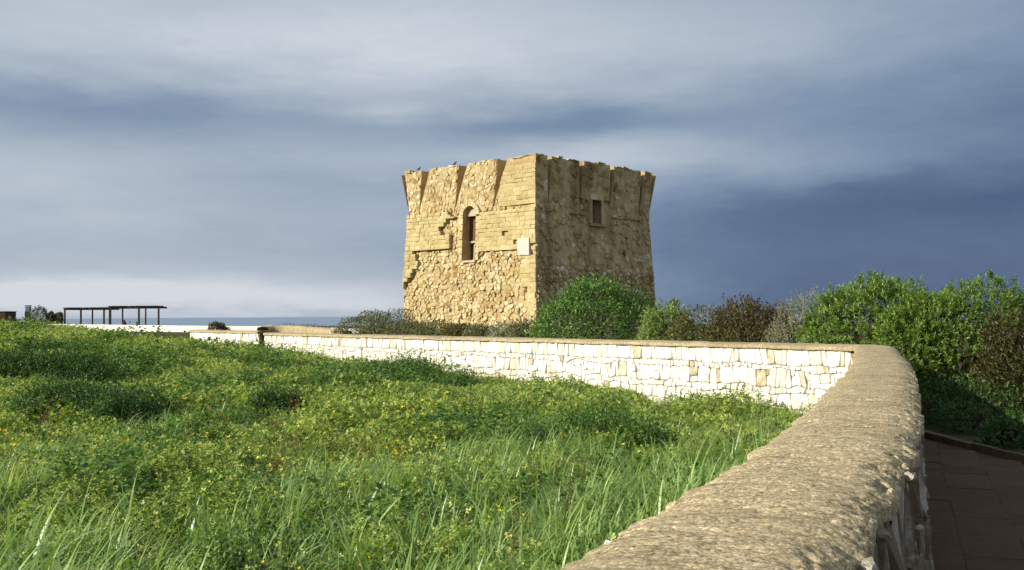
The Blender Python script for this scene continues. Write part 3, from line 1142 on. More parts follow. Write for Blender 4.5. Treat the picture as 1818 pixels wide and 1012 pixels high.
    def ashlar_rows(u0, u1, z0, z1, ch=(0.20, 0.30), bw=(0.35, 0.75)):
        out = []
        z = z0
        while z < z1:
            h = random.uniform(*ch)
            u = u0 - random.uniform(0, 0.5)
            while u < u1:
                w = random.uniform(*bw)
                j = lambda: random.uniform(-0.018, 0.018)
                a, b = max(u, u0), min(u + w, u1)
                if b - a > 0.1:
                    out.append([(a + j(), z + j()), (b + j(), z + j()), (b + j(), z + h + j()), (a + j(), z + h + j())])
                u += w
            z += h
        return out

    def rubble_cells(u0, u1, z0, z1, w=0.28, h=0.21):
        """uneven rubble: patches of large and small stones, roughly coursed"""
        seeds = []
        z = z0 - 0.1
        while z < z1 + 0.2:
            u = u0 - random.uniform(0, w)
            hh = h * random.uniform(0.75, 1.25)
            while u < u1 + 0.2:
                big = 1.0 + 0.55 * mnoise.noise(Vector((u * 0.8, z * 0.8, 3.0)))
                ww = w * big * random.choice((0.45, 0.7, 1.0, 1.0, 1.4, 1.9))
                if not (big > 1.15 and random.random() < 0.35):
                    seeds.append((u + ww / 2, z + hh / 2 + random.uniform(-0.42, 0.42) * hh))
                u += ww
            z += hh
        return [c for c in voronoi(seeds, (u0, z0, u1, z1)) if len(c) > 2]

    def clip_slots(poly, slots):
        a, c = area_cent(poly)
        for s in slots:
            if max(p[1] for p in poly) < s[1]:
                continue
            zc = c[1]
            lo, hi = sorted(slot_u(s, zc))
            if c[1] > s[1] and lo - 0.03 < c[0] < hi + 0.03:
                return None
            # clip against the nearer edge line
            k = 0 if c[0] < lo else 1
            p0 = sorted(slot_u(s, s[1]))[k], s[1]
            p1 = sorted(slot_u(s, ZT))[k], ZT
            n = np.array((p1[1] - p0[1], -(p1[0] - p0[0])))
            n = n / np.linalg.norm(n)
            if k == 1:
                n = -n
            d = float(n @ np.array(p0)) - 0.02
            if n @ np.array(c) > d:
                continue
            poly = clip_half(poly, n, d)
            if len(poly) < 3:
                return None
        return poly

    stones, blocks = [], []
    mapL = lambda u, z, d: fpoint('L', u, z, d)
    # rubble over the whole sunlit face, left out where ashlar, openings or slots are
    wing = grow(winL, wc, 0.10)
    for poly in rubble_cells(0.0, TL, Z0 + 0.15, ZT + 0.05):
        a, c = area_cent(poly)
        if in_poly(c, slabL) or in_poly(c, slabR) or in_poly(c, wing) or in_poly(c, grow(plq, pc, 0.12)):
            continue
        if c[0] < 1.15 and c[1] > 3.4 and random.random() < 0.75 and c[1] < ZS:
            continue
        if c[1] > ZS - 0.1 and c[0] < 2.7:
            continue
        if c[1] > ZS - 0.6:
            poly = clip_slots(poly, slotsL)
            if poly is None:
                continue
        hi = c[1] > ZS - 0.1
        g = stone_geo(poly, mapL, 0.022, -0.10, max(-0.02, random.gauss(0.036, 0.028)) * (0.7 if hi else 1.0), rnd=True, bevel=0.16, tilt=0.8, edge=0.55)
        if g is None:
            continue
        t = min(1, max(0, random.gauss(0.56, 0.14)))
        if random.random() < 0.06: t = random.uniform(0.05, 0.25)
        if random.random() < 0.06: continue          # fallen out: a hole
        stones.append((a, g[0], g[1], t))
    # ashlar facing, proud of the rubble
    def ash(polys, region, front, back=-0.10):
        for poly in polys:
            a, c = area_cent(poly)
            if region is not None and not in_poly(c, region):
                continue
            if in_poly(c, wing) or in_poly(c, grow(plq, pc, 0.05)):
                continue
            if c[1] > ZS - 0.6:
                poly2 = clip_slots(poly, slotsL)
                if poly2 is None:
                    continue
                poly = poly2
            if random.random() < 0.006:
                continue
            g = stone_geo(poly, mapL, 0.006, back, front * random.uniform(0.93, 1.05), rnd=False, bevel=0.05, tilt=0.05, edge=0.95)
            if g:
                blocks.append((a, g[0], g[1], min(1, max(0, random.gauss(0.5, 0.09)))))
    zb = min(p[1] for p in crack)
    ash(ashlar_rows(crack[7][0] - 3.0, TL, zb, ZS - 0.12), slabL, 0.24)
    ash(ashlar_rows(0.0, wa - 0.1, slabR[0][1], slabR[1][1] + 0.1), slabR, 0.12)
    ash(ashlar_rows(0.0, 2.75, ZS - 0.10, ZT - 0.45), None, 0.07)
    ash(ashlar_rows(0.0, 1.15, 3.2, slabR[0][1] - 0.02, bw=(0.5, 0.9)), None, 0.11)
    ash(ashlar_rows(0.0, 0.62, Z0, 3.2, bw=(0.45, 0.62)), None, 0.10)
    stones_to_objects(stones, 'rubble_stone', M['tower_stone'], root, 300, 'small_rubble_stones')
    stones_to_objects(blocks, 'ashlar_block', M['tower_ashlar'], root, 260, 'small_ashlar_blocks')

    # shaded face: weathered courses of low relief
    sh = []
    mapR = lambda u, z, d: fpoint('R', u, z, d)
    wr = grow(winR, (sum(p[0] for p in winR) / 4, sum(p[1] for p in winR) / 4), 0.12)
    for poly in rubble_cells(0.0, TL, Z0, ZT - 0.05, w=0.36, h=0.24):
        a, c = area_cent(poly)
        if in_poly(c, wr):
            continue
        if c[1] > ZS - 0.8:
            poly = clip_slots(poly, slotsR)
            if poly is None:
                continue
        smooth_zone = 4.3 < c[1]
        if random.random() < (0.55 if smooth_zone else 0.06):
            continue
        # vertical ribs of worn render
        rib = 0.07 * fbm((c[0] * 1.3, 0.12 * c[1], 4.0), 0.8, 3)
        g = stone_geo(poly, mapR, 0.02 if smooth_zone else 0.045, -0.12, max(0.015, (random.uniform(0.01, 0.035) + rib) if smooth_zone else random.uniform(0.02, 0.10)), rnd=True, bevel=0.35, tilt=0.5, edge=0.5)
        if g is None:
            continue
        t = min(1, max(0, random.gauss(0.52, 0.16)))
        if not smooth_zone and random.random() < 0.12: t = 0.95
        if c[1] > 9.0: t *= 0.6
        sh.append((a, g[0], g[1], t))
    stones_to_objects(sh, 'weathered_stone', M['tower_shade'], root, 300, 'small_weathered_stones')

    # ---- capping stones: broken tops of the walls
    for face in ('L', 'R'):
        u = 0.0
        while u < TL:
            w = random.uniform(0.3, 0.8)
            inslot = any(min(slot_u(q, ZT)) - 0.3 < u + w / 2 < max(slot_u(q, ZT)) + 0.3 for q in (slotsL if face == 'L' else slotsR))
            if random.random() < 0.62 and not inslot:
                p = Vector(fpoint(face, min(u + w / 2, TL - 0.2), ZT + 0.02, -0.22))
                ud = FACES[face][0]
                a = math.atan2(ud.y, ud.x)
                mb = MB()
                hgt = random.uniform(0.05, 0.14)
                mb.box((p.x, p.y, ZT + 0.02 + hgt * 0.3), (w, 0.5, hgt), Matrix.Rotation(a + random.uniform(-0.06, 0.06), 3, 'Z'), tint=random.uniform(0.2, 0.8), jit=0.05)
                mb.build('crest_stone', M['tower_stone' if face == 'L' else 'tower_shade'], root)
            u += w

    # ---- plaque
    mb = MB()
    f = [fpoint('L', p[0], p[1], 0.19) for p in plq]
    b = [fpoint('L', p[0], p[1], -0.05) for p in plq]
    mb.add(f + b, [(0, 1, 2, 3), (0, 4, 5, 1), (1, 5, 6, 2), (2, 6, 7, 3), (3, 7, 4, 0)], 0.5)
    tagp(mb.build('plaque', M['plaque'], root), 'blank white marble plaque near the corner')

    # ---- string course under the flare
    for face, m in (('L', 'tower_ashlar'), ('R', 'tower_shade')):
        u = 0.0
        while u < TL - 0.1:
            w = random.uniform(0.5, 0.9)
            ue = min(u + w, TL)
            cu = (u + ue) / 2
            if not (face == 'L' and wa - 0.8 < cu < wb + 0.6) and not (face == 'R' and ra - 0.8 < cu < rb + 0.8) and random.random() < (0.7 if face == 'L' else 0.5):
                zz = 7.42
                q = []
                for d in (-0.05, 0.26 if (face == 'L' and cu > 5) else (0.15 if face == 'L' else 0.085)):
                    q += [fpoint(face, u + 0.01, zz, d), fpoint(face, ue - 0.01, zz, d), fpoint(face, ue - 0.01, zz + 0.09, d), fpoint(face, u + 0.01, zz + 0.09, d)]
                mb = MB()
                mb.add(q, [(4, 5, 6, 7), (0, 4, 7, 3), (1, 2, 6, 5), (3, 7, 6, 2), (0, 1, 5, 4)], random.uniform(0.2, 0.7))
                mb.build('string_course_block', M[m], root)
            u = ue

    # ---- sunlit window: deep arched niche with brown shutters
    def reveal(face, loop, d0, d1):
        n = len(loop)
        vs = [fpoint(face, p[0], p[1], d0, fl=False) for p in loop] + [fpoint(face, p[0], p[1], d1, fl=False) for p in loop]
        return vs, [(i, (i + 1) % n, n + (i + 1) % n, n + i) for i in range(n)]
    win = MB()
    win.add(*reveal('L', winL, 0.10, -1.0), 0.5)
    n = len(winL)
    w_o = win.build('window', M['tower_core'], root)
    mb = MB()
    DEEP = -0.62
    zs = z_of('L', 836, 383); zm = z_of('L', 836, 429); 
    tym = [(wa, zs), (wb, zs)] + winL[2:]
    def slab(polyuz, d, th, matn, name, tint=0.5):
        mb = MB()
        n = len(polyuz)
        mb.add([fpoint('L', p[0], p[1], d, fl=False) for p in polyuz] + [fpoint('L', p[0], p[1], d - th, fl=False) for p in polyuz],
               [tuple(range(n))] + [(i, (i + 1) % n, n + (i + 1) % n, n + i) for i in range(n)], tint)
        return mb.build(name, M[matn], w_o)
    rect = lambda a, b, c, d: [(a, c), (b, c), (b, d), (a, d)]
    slab(tym, -0.16, 0.3, 'pale_wood', 'tympanum')
    npl = 4
    for k in range(npl):
        a = wa + (wb - wa) * k / npl; b = wa + (wb - wa) * (k + 1) / npl
        slab(rect(a + 0.008, b - 0.008, zm + 0.06, zs), -0.45 + 0.008 * (k % 2), 0.05, 'door_wood', 'upper_shutter_plank')
        slab(rect(a + 0.008, b - 0.008, wz0 + 0.02, zm - 0.05), -0.62 + 0.008 * (k % 2), 0.05, 'door_wood', 'lower_shutter_plank')
    slab(rect(wa, wb, zm - 0.05, zm + 0.06), -0.36, 0.2, 'pale_wood', 'crossbar')
    slab(rect(wb - 0.42, wb - 0.34, wz0, zm - 0.05), -0.5, 0.1, 'pale_wood', 'frame_post')
    slab(rect(wa, wb, wz0 - 0.10, wz0 + 0.02), 0.13, 0.8, 'pale_wood', 'sill')
    # arch stones round the head
    r = (wb - wa) / 2
    zc = wzt - r
    cu = (wa + wb) / 2
    for k in range(9):
        a0, a1 = math.pi * k / 9, math.pi * (k + 1) / 9
        ro = r + 0.32
        poly = [(cu + r * math.cos(a0), zc + r * math.sin(a0)), (cu + ro * math.cos(a0), zc + ro * math.sin(a0)),
                (cu + ro * math.cos(a1), zc + ro * math.sin(a1)), (cu + r * math.cos(a1), zc + r * math.sin(a1))]
        g = stone_geo(poly, lambda u, z, d: fpoint('L', u, z, d, fl=False), 0.02, -0.1, 0.15, rnd=False, bevel=0.06, tilt=0.05)
        if g:
            mb = MB(); mb.add(g[0], g[1], random.uniform(0.5, 0.8)); mb.build('arch_stone', M['tower_ashlar'], w_o)
    for sgn, u0 in ((-1, wa), (1, wb)):
        z = wz0
        while z < zc - 0.1:
            h = min(random.uniform(0.3, 0.5), zc - z)
            w = random.uniform(0.22, 0.42)
            g = stone_geo(rect(min(u0, u0 + sgn * w), max(u0, u0 + sgn * w), z, z + h), lambda u, zz, d: fpoint('L', u, zz, d, fl=False), 0.02, -0.1, 0.13, rnd=False, bevel=0.06, tilt=0.05)
            if g:
                mb = MB(); mb.add(g[0], g[1], random.uniform(0.4, 0.8)); mb.build('jamb_stone', M['tower_ashlar'], w_o)
            z += h

    # ---- shaded window
    mb = MB()
    mb.add(*reveal('R', winR, 0.10, -0.9), 0.5)
    w2 = mb.build('window', M['tower_shade'], root)
    mb = MB()
    mb.add([fpoint('R', p[0], p[1], -0.6, fl=False) for p in winR], [(0, 1, 2, 3)], 0.5)
    mb.build('shutter', M['dark_wood'], w2)
    za, zb2 = winR[0][1], winR[2][1]
    for nm, u0, u1, z0, z1, d, t, mt in (('lintel', ra - 0.12, rb + 0.2, zb2, zb2 + 0.32, 0.16, 0.95, 'tower_ashlar'), ('sill', ra - 0.2, rb + 0.5, za - 0.16, za, 0.2, 0.3, 'tower_shade'),
                                     ('jamb', ra - 0.22, ra, za, zb2, 0.14, 0.55, 'tower_shade'), ('jamb', rb, rb + 0.22, za, zb2, 0.14, 0.55, 'tower_shade')):
        mb = MB()
        q = []
        for dd in (-0.1, d):
            q += [fpoint('R', u0, z0, dd, fl=False), fpoint('R', u1, z0, dd, fl=False), fpoint('R', u1, z1, dd, fl=False), fpoint('R', u0, z1, dd, fl=False)]
        mb.add(q, [(4, 5, 6, 7), (0, 4, 7, 3), (1, 2, 6, 5), (3, 7, 6, 2), (0, 1, 5, 4)], t)
        mb.build(nm, M[mt], w2)
    mb = MB()
    q = []
    ux = u_of('R', 1091); zx = z_of('R', 1091, 384)
    for dd in (-0.1, 0.13):
        q += [fpoint('R', ux - 0.2, zx - 0.08, dd), fpoint('R', ux + 0.2, zx - 0.08, dd), fpoint('R', ux + 0.2, zx + 0.08, dd), fpoint('R', ux - 0.2, zx + 0.08, dd)]
    mb.add(q, [(4, 5, 6, 7), (0, 4, 7, 3), (1, 2, 6, 5), (3, 7, 6, 2), (0, 1, 5, 4)], 0.95)
    mb.build('pale_block', M['tower_ashlar'], root)

    # ---- pigeons on the crest
    for px, lab in ((746, 'dark bird perched on the tower top above the leftmost notch'), (808, 'dark bird perched on the tower top above the middle notch')):
        u = u_of('L', px)
        p = Vector(fpoint('L', u, ZT + 0.15, -0.25))
        bm = bmesh.new()
        # lofted rings from tail to beak
        BS = 0.8
        prof = [(a * BS, b * BS, c * BS) for a, b, c in [(-0.24, 0.02, 0.012), (-0.14, 0.03, 0.03), (-0.07, 0.055, 0.065), (0.03, 0.08, 0.078), (0.10, 0.12, 0.062), (0.135, 0.17, 0.04), (0.155, 0.215, 0.038), (0.185, 0.225, 0.022), (0.22, 0.215, 0.005)]]
        rings = []
        for (xx, zz, rr) in prof:
            rings.append([bm.verts.new((p.x - LDIR.x * xx - RDIR.x * rr * math.cos(a), p.y - LDIR.y * xx - RDIR.y * rr * math.cos(a), p.z + zz + rr * math.sin(a))) for a in np.linspace(0, 2 * math.pi, 9)[:-1]])
        for a, b in zip(rings[:-1], rings[1:]):
            for k in range(8):
                bm.faces.new((a[k], a[(k + 1) % 8], b[(k + 1) % 8], b[k]))
        for sg in (-1, 1):
            q = [bm.verts.new((p.x + RDIR.x * 0.03 * sg + dx, p.y + RDIR.y * 0.03 * sg, p.z + z)) for dx in (-0.008, 0.008) for z in (0.05, -0.08)]
            bm.faces.new((q[0], q[1], q[3], q[2]))
        me = bpy.data.meshes.new('bird'); bm.to_mesh(me); bm.free()
        tagp(link('bird', me, None, M['feather']), lab, 'bird', 'birds on the tower')


build_tower()


# ------------------------------------------------------------------ foliage
def leaf_arrays(P, D, N, l, w, fold=0.12, mid=0.45):
    """P,D,N: (n,3). returns V (6n,3), F tris"""
    n = len(P)
    D = D / np.linalg.norm(D, axis=1, keepdims=True)
    S = np.cross(D, N)
    S /= np.linalg.norm(S, axis=1, keepdims=True) + 1e-9
    N = np.cross(S, D)
    l = np.broadcast_to(np.asarray(l, float).reshape(-1, 1), (n, 1)); w = np.broadcast_to(np.asarray(w, float).reshape(-1, 1), (n, 1))
    v0 = P
    v1 = P + D * l * mid + S * w / 2 + N * w * fold
    v2 = P + D * l - N * l * 0.08
    v3 = P + D * l * mid - S * w / 2 + N * w * fold
    V = np.stack([v0, v1, v2, v3], 1).reshape(-1, 3)
    b = (np.arange(n) * 4)[:, None]
    F = np.concatenate([b + np.array([[0, 1, 2]]), b + np.array([[0, 2, 3]])], 1).reshape(-1, 3)
    return V, F


def unit(n):
    v = rng.normal(size=(n, 3))
    return v / np.linalg.norm(v, axis=1, keepdims=True)


def sample_lobes(lobes, n, shell=0.35, inner_cut=0.72):
    """points near the surface of the union of ellipsoids: returns P, outward normal"""
    A = np.array([l[3] * l[4] + l[4] * l[5] + l[3] * l[5] for l in lobes])
    A = A / A.sum()
    P, N = [], []
    for (cx, cy, cz, rx, ry, rz), f in zip(lobes, A):
        k = int(n * f * 1.6) + 4
        u = unit(k)
        rad = 1 - shell * rng.random(k) ** 1.8
        rad *= 1 + 0.10 * np.sin(u[:, 0] * 7 + cx * 3) * np.sin(u[:, 1] * 6 + cy) + 0.08 * np.sin(u[:, 2] * 9 + cz)
        p = u * np.array((rx, ry, rz)) * rad[:, None] + np.array((cx, cy, cz))
        nn = u / np.array((rx, ry, rz))
        nn /= np.linalg.norm(nn, axis=1, keepdims=True)
        keep = np.ones(k, bool)
        for (ax, ay, az_, bx, by, bz) in lobes:
            if (ax, ay, az_) == (cx, cy, cz):
                continue
            d = (((p - np.array((ax, ay, az_))) / np.array((bx, by, bz))) ** 2).sum(1)
            keep &= d > inner_cut ** 2
        P.append(p[keep]); N.append(nn[keep])
    P = np.concatenate(P); N = np.concatenate(N)
    if len(P) > n:
        i = rng.permutation(len(P))[:n]
        P, N = P[i], N[i]
    return P, N


def foliage(lobes, n, leaf, style='leaf', zmin=None, shoots=0, shoot_h=0.3, upright=0.4, ros=10, tint_mu=0.5, tint_sd=0.17, shell=0.35, aspect=0.45):
    P, N = sample_lobes(lobes, n, shell)
    if zmin is not None:
        k = P[:, 2] > zmin
        P, N = P[k], N[k]
    if shoots:
        up = np.where(N[:, 2] > 0.15)[0]
        up = rng.permutation(up)[:shoots]
        hs = shoot_h * rng.uniform(0.3, 1.2, len(up))
        lean = N[up] * 0.35 + np.array((0, 0, 1.0)) + unit(len(up)) * 0.2
        ex = [P[up] + lean * (hs * f)[:, None] for f in (0.25, 0.5, 0.75, 1.0)]
        P = np.concatenate([P] + ex); N = np.concatenate([N] + [lean / np.linalg.norm(lean, axis=1, keepdims=True)] * 4)
    n = len(P)
    # clump tint: light and dark sprays
    ct = np.array([mnoise.noise(Vector((p[0] * 2.2, p[1] * 2.2, p[2] * 2.2))) for p in P]) * 0.22
    if style == 'rosette':
        ax = N * 0.8 + np.array((0, 0, upright)) + unit(n) * 0.35
        ax /= np.linalg.norm(ax, axis=1, keepdims=True)
        PP = np.repeat(P, ros, 0); AX = np.repeat(ax, ros, 0)
        h = np.tile(np.linspace(0, 1, ros), n)[:, None]
        rnd = unit(n * ros)
        side = np.cross(AX, rnd); side /= np.linalg.norm(side, axis=1, keepdims=True)
        D = side * (0.95 - 0.55 * h) + AX * (0.25 + 0.75 * h)
        PP = PP + AX * (h - 0.6) * leaf * 1.3
        l = leaf * rng.uniform(0.7, 1.2, n * ros) * (1.05 - 0.35 * h[:, 0])
        V, F = leaf_arrays(PP, D, AX + unit(n * ros) * 0.2, l, l * aspect)
        t = np.repeat(tint_mu + ct, ros) + rng.normal(0, tint_sd * 0.6, n * ros) + (h[:, 0] - 0.5) * 0.25
    elif style == 'spray':
        # upright wispy twigs with small leaves
        ax = N * 0.45 + np.array((0, 0, 0.9)) + unit(n) * 0.30
        ax /= np.linalg.norm(ax, axis=1, keepdims=True)
        PP = np.repeat(P, ros, 0); AX = np.repeat(ax, ros, 0)
        h = np.tile(np.linspace(0, 1, ros), n)[:, None]
        PP = PP + AX * (h - 0.5) * leaf * 5
        D = AX * 0.75 + unit(n * ros) * 0.65
        l = leaf * rng.uniform(0.6, 1.3, n * ros)
        V, F = leaf_arrays(PP, D, unit(n * ros), l, l * aspect)
        t = np.repeat(tint_mu + ct, ros) + rng.normal(0, tint_sd * 0.7, n * ros)
    else:
        D = N * 0.55 + unit(n) * 0.8 + np.array((0, 0, 0.15))
        l = leaf * rng.uniform(0.6, 1.3, n)
        V, F = leaf_arrays(P, D, N + unit(n) * 0.6 + np.array((0, 0, upright)), l, l * aspect)
        t = tint_mu + ct + rng.normal(0, tint_sd, n)
    return V, F, np.repeat(np.clip(t, 0, 1), 4)


def branches(base, lobes, r0=0.04, extra=1):
    mb = MB()
    b = Vector(base)
    for (cx, cy, cz, rx, ry, rz) in lobes:
        c = Vector((cx, cy, cz))
        for k in range(extra):
            tgt = c + Vector((random.uniform(-.6, .6) * rx, random.uniform(-.6, .6) * ry, random.uniform(0.0, .6) * rz))
            st = b + Vector((random.uniform(-.25, .25) * rx, random.uniform(-.25, .25) * ry, 0))
            m1 = st.lerp(tgt, 0.45) + Vector((random.uniform(-.1, .1), random.uniform(-.1, .1), 0.12))
            mb.tube([st, m1, tgt], [r0, r0 * 0.65, r0 * 0.15], 5, cap=False)
    return mb


def bush(name, label, cat, base, lobes, n, leaf, mat, group=None, **kw):
    root = empty(name, base, label, cat, group)
    V, F, t = foliage(lobes, n, leaf, **kw)
    link('foliage', mesh_np('foliage', V, F, t), root, M[mat])
    branches(base, lobes, 0.03).build('branches', M['bark'], root)
    return root


def gz(x, y):
    return float(ground_z(x, y))


def lobes_dome(cx, cy, zb, w, d, h, k, seed, lobe=0.45):
    """an uneven dome made of lobes"""
    r = random.Random(seed)
    out = [(cx, cy, zb + h * 0.42, w * 0.40, d * 0.40, h * 0.46)]
    for i in range(k):
        a = r.uniform(0, 2 * math.pi)
        q = r.uniform(0.35, 0.95)
        x, y = cx + math.cos(a) * w * 0.36 * q, cy + math.sin(a) * d * 0.36 * q
        zz = zb + h * (0.18 + 0.52 * (1 - q * q * 0.75) * r.uniform(0.65, 1.08))
        s = lobe * r.uniform(0.7, 1.15)
        out.append((x, y, zz, w * s * 0.36, d * s * 0.36, h * s * 0.52))
    return out


def build_bushes():
    X = lambda px, Y: (px - 909) / FPX * Y
    # big rounded dense bush in front of the tower's shaded face
    Y = 32.0
    cx = X(1068, Y); zb = gz(cx, Y)
    lb = lobes_dome(cx, Y, zb - 0.2, 4.35, 3.8, 2.92, 18, 3, 0.55)
    bush('round_bush', 'large dense round green bush covering the foot of the tower', 'bush', (cx, Y, zb), lb, 26000, 0.09, 'bush_round', upright=0.3, tint_mu=0.5, shell=0.3, aspect=0.5, shoots=500, shoot_h=0.22)
    # pale fresh bush right of it
    Y = 27.5
    cx = X(1183, Y); zb = gz(cx, Y)
    bush('pale_green_bush', 'small pale green bush just right of the large round bush', 'bush', (cx, Y, zb), lobes_dome(cx, Y, zb - 0.1, 1.8, 1.6, 2.1, 11, 5, 0.6), 1500, 0.10, 'bush_light', style='rosette', ros=9, aspect=0.42)
    # olive brown scrub
    Y = 25.5
    cx = X(1262, Y); zb = gz(cx, Y)
    bush('olive_shrub', 'low olive green scrub between the pale bush and the brown shrub', 'shrub', (cx, Y, zb), lobes_dome(cx, Y, zb - 0.1, 2.7, 1.8, 2.15, 14, 8, 0.6), 11000, 0.07, 'bush_olive', tint_mu=0.58)
    Y = 24.0
    cx = X(1345, Y); zb = gz(cx, Y)
    bush('brown_shrub', 'brownish twiggy shrub with dry reddish tips behind the wall', 'shrub', (cx, Y, zb), lobes_dome(cx, Y, zb - 0.1, 2.8, 1.9, 2.2, 16, 12, 0.55), 2200, 0.06, 'bush_olive', style='spray', ros=11, tint_mu=0.36, aspect=0.5)
    # silver wispy shrub
    Y = 22.6
    cx = X(1418, Y); zb = gz(cx, Y)
    bush('silver_shrub', 'wispy silver grey shrub against the big bright green bush', 'shrub', (cx, Y, zb), lobes_dome(cx, Y, zb - 0.1, 1.6, 1.2, 2.3, 11, 15, 0.6), 1500, 0.05, 'bush_silver', style='spray', ros=12, tint_mu=0.5, aspect=0.28)
    # big bright bushes by the bend
    Y = 20.8
    cx = X(1548, Y); zb = gz(cx, Y)
    lb = lobes_dome(cx, Y, zb - 0.1, 3.0, 2.6, 2.42, 26, 21, 0.62)
    bush('green_bush', 'tall bright green leafy bush behind the bend of the wall', 'bush', (cx, Y, zb), lb, 6500, 0.088, 'bush_green', style='rosette', ros=10, aspect=0.34, shell=0.4, shoots=110, shoot_h=0.13)
    Y = 19.6
    cx = X(1700, Y); zb = gz(cx, Y)
    lb = lobes_dome(cx, Y, zb - 0.1, 3.7, 2.7, 2.42, 30, 27, 0.6)
    bush('green_bush', 'bright green leafy bush overhanging the shaded path, right of the bend', 'bush', (cx, Y, zb), lb, 7600, 0.088, 'bush_green', style='rosette', ros=10, aspect=0.34, shell=0.4, shoots=130, shoot_h=0.13)
    # reddish brown bush, right edge
    Y = 16.2
    cx = X(1862, Y); zb = gz(cx, Y)
    lb = lobes_dome(cx, Y, zb - 0.1, 2.5, 2.5, 1.9, 18, 33, 0.55)
    bush('reddish_bush', 'reddish brown dark bush at the right edge beside the path', 'bush', (cx, Y, zb), lb, 1900, 0.06, 'bush_red', style='spray', ros=11, tint_mu=0.5, tint_sd=0.3, aspect=0.5, shoots=120, shoot_h=0.15)
    # low plants filling the shade below the bushes, its darkness put into their tint
    specs = [(5.75, 15.6, 0.9), (6.25, 14.6, 0.8), (6.2, 16.6, 1.1), (6.9, 15.8, 1.0), (6.0, 13.2, 0.7), (6.4, 12.0, 0.8), (7.2, 17.2, 1.1)]
    places = ['nearest the bend of the wall', 'beside the kerb under the green bush', 'against the foot of the bend', 'below the overhanging green bush',
              'on the kerb midway along the path', 'on the kerb close to the right edge', 'deepest under the overhanging bush']
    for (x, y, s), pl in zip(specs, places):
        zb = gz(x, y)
        bush('shade_plant', 'low shade-darkened plant ' + pl, 'plant', (x, y, zb), lobes_dome(x, y, zb - 0.05, s * 1.3, s * 1.3, 0.62 * s, 8, int(x * 100), 0.7), 1800, 0.06, 'broadleaf', group='low plants beside the path', tint_mu=0.12)
    # grey-green maritime scrub along the foot of the tower
    low = [(648, 46, 2.0, 0.95, 'sage', 'leftmost dry grey green scrub'), (690, 45, 2.3, 1.05, 'sage', 'grey green scrub at the tower\'s left corner'),
           (735, 43, 1.8, 0.75, 'sage', 'low sage scrub before the tower\'s left corner'), (775, 41, 1.9, 0.78, 'sage', 'sage scrub under the tower\'s cracked wall'),
           (820, 38.5, 1.7, 0.80, 'olive', 'darker olive scrub below the arched window'), (862, 36.5, 1.6, 0.80, 'sage', 'sage scrub right of the olive scrub'),
           (905, 35, 1.5, 0.86, 'silver', 'pale silvery scrub beside the round bush'), (938, 34, 1.3, 0.92, 'sage', 'scrub touching the left side of the round bush')]
    for px, Y, w, h, m, lab in low:
        cx = X(px, Y); zb = gz(cx, Y)
        bush('coastal_scrub', lab, 'shrub', (cx, Y, zb), lobes_dome(cx, Y, zb - 0.25, w * 1.35, 1.6, h * 1.42 + 0.25, 10, px, 0.65), 6500, 0.085, 'bush_' + m, group='scrub along the tower foot', tint_mu=0.5)
    # dark dome shrub far left, dry bank with grass top
    Y = 58.0
    cx = X(389, Y); zb = gz(cx, Y)
    bush('dark_dome_shrub', 'small dark domed shrub poking above the far left wall', 'shrub', (cx, Y, 0.5), [(cx - 0.15, Y, 0.70, 0.5, 0.6, 0.62), (cx + 0.2, Y, 0.58, 0.5, 0.6, 0.48)], 4500, 0.11, 'bush_olive', tint_mu=0.25)


build_bushes()


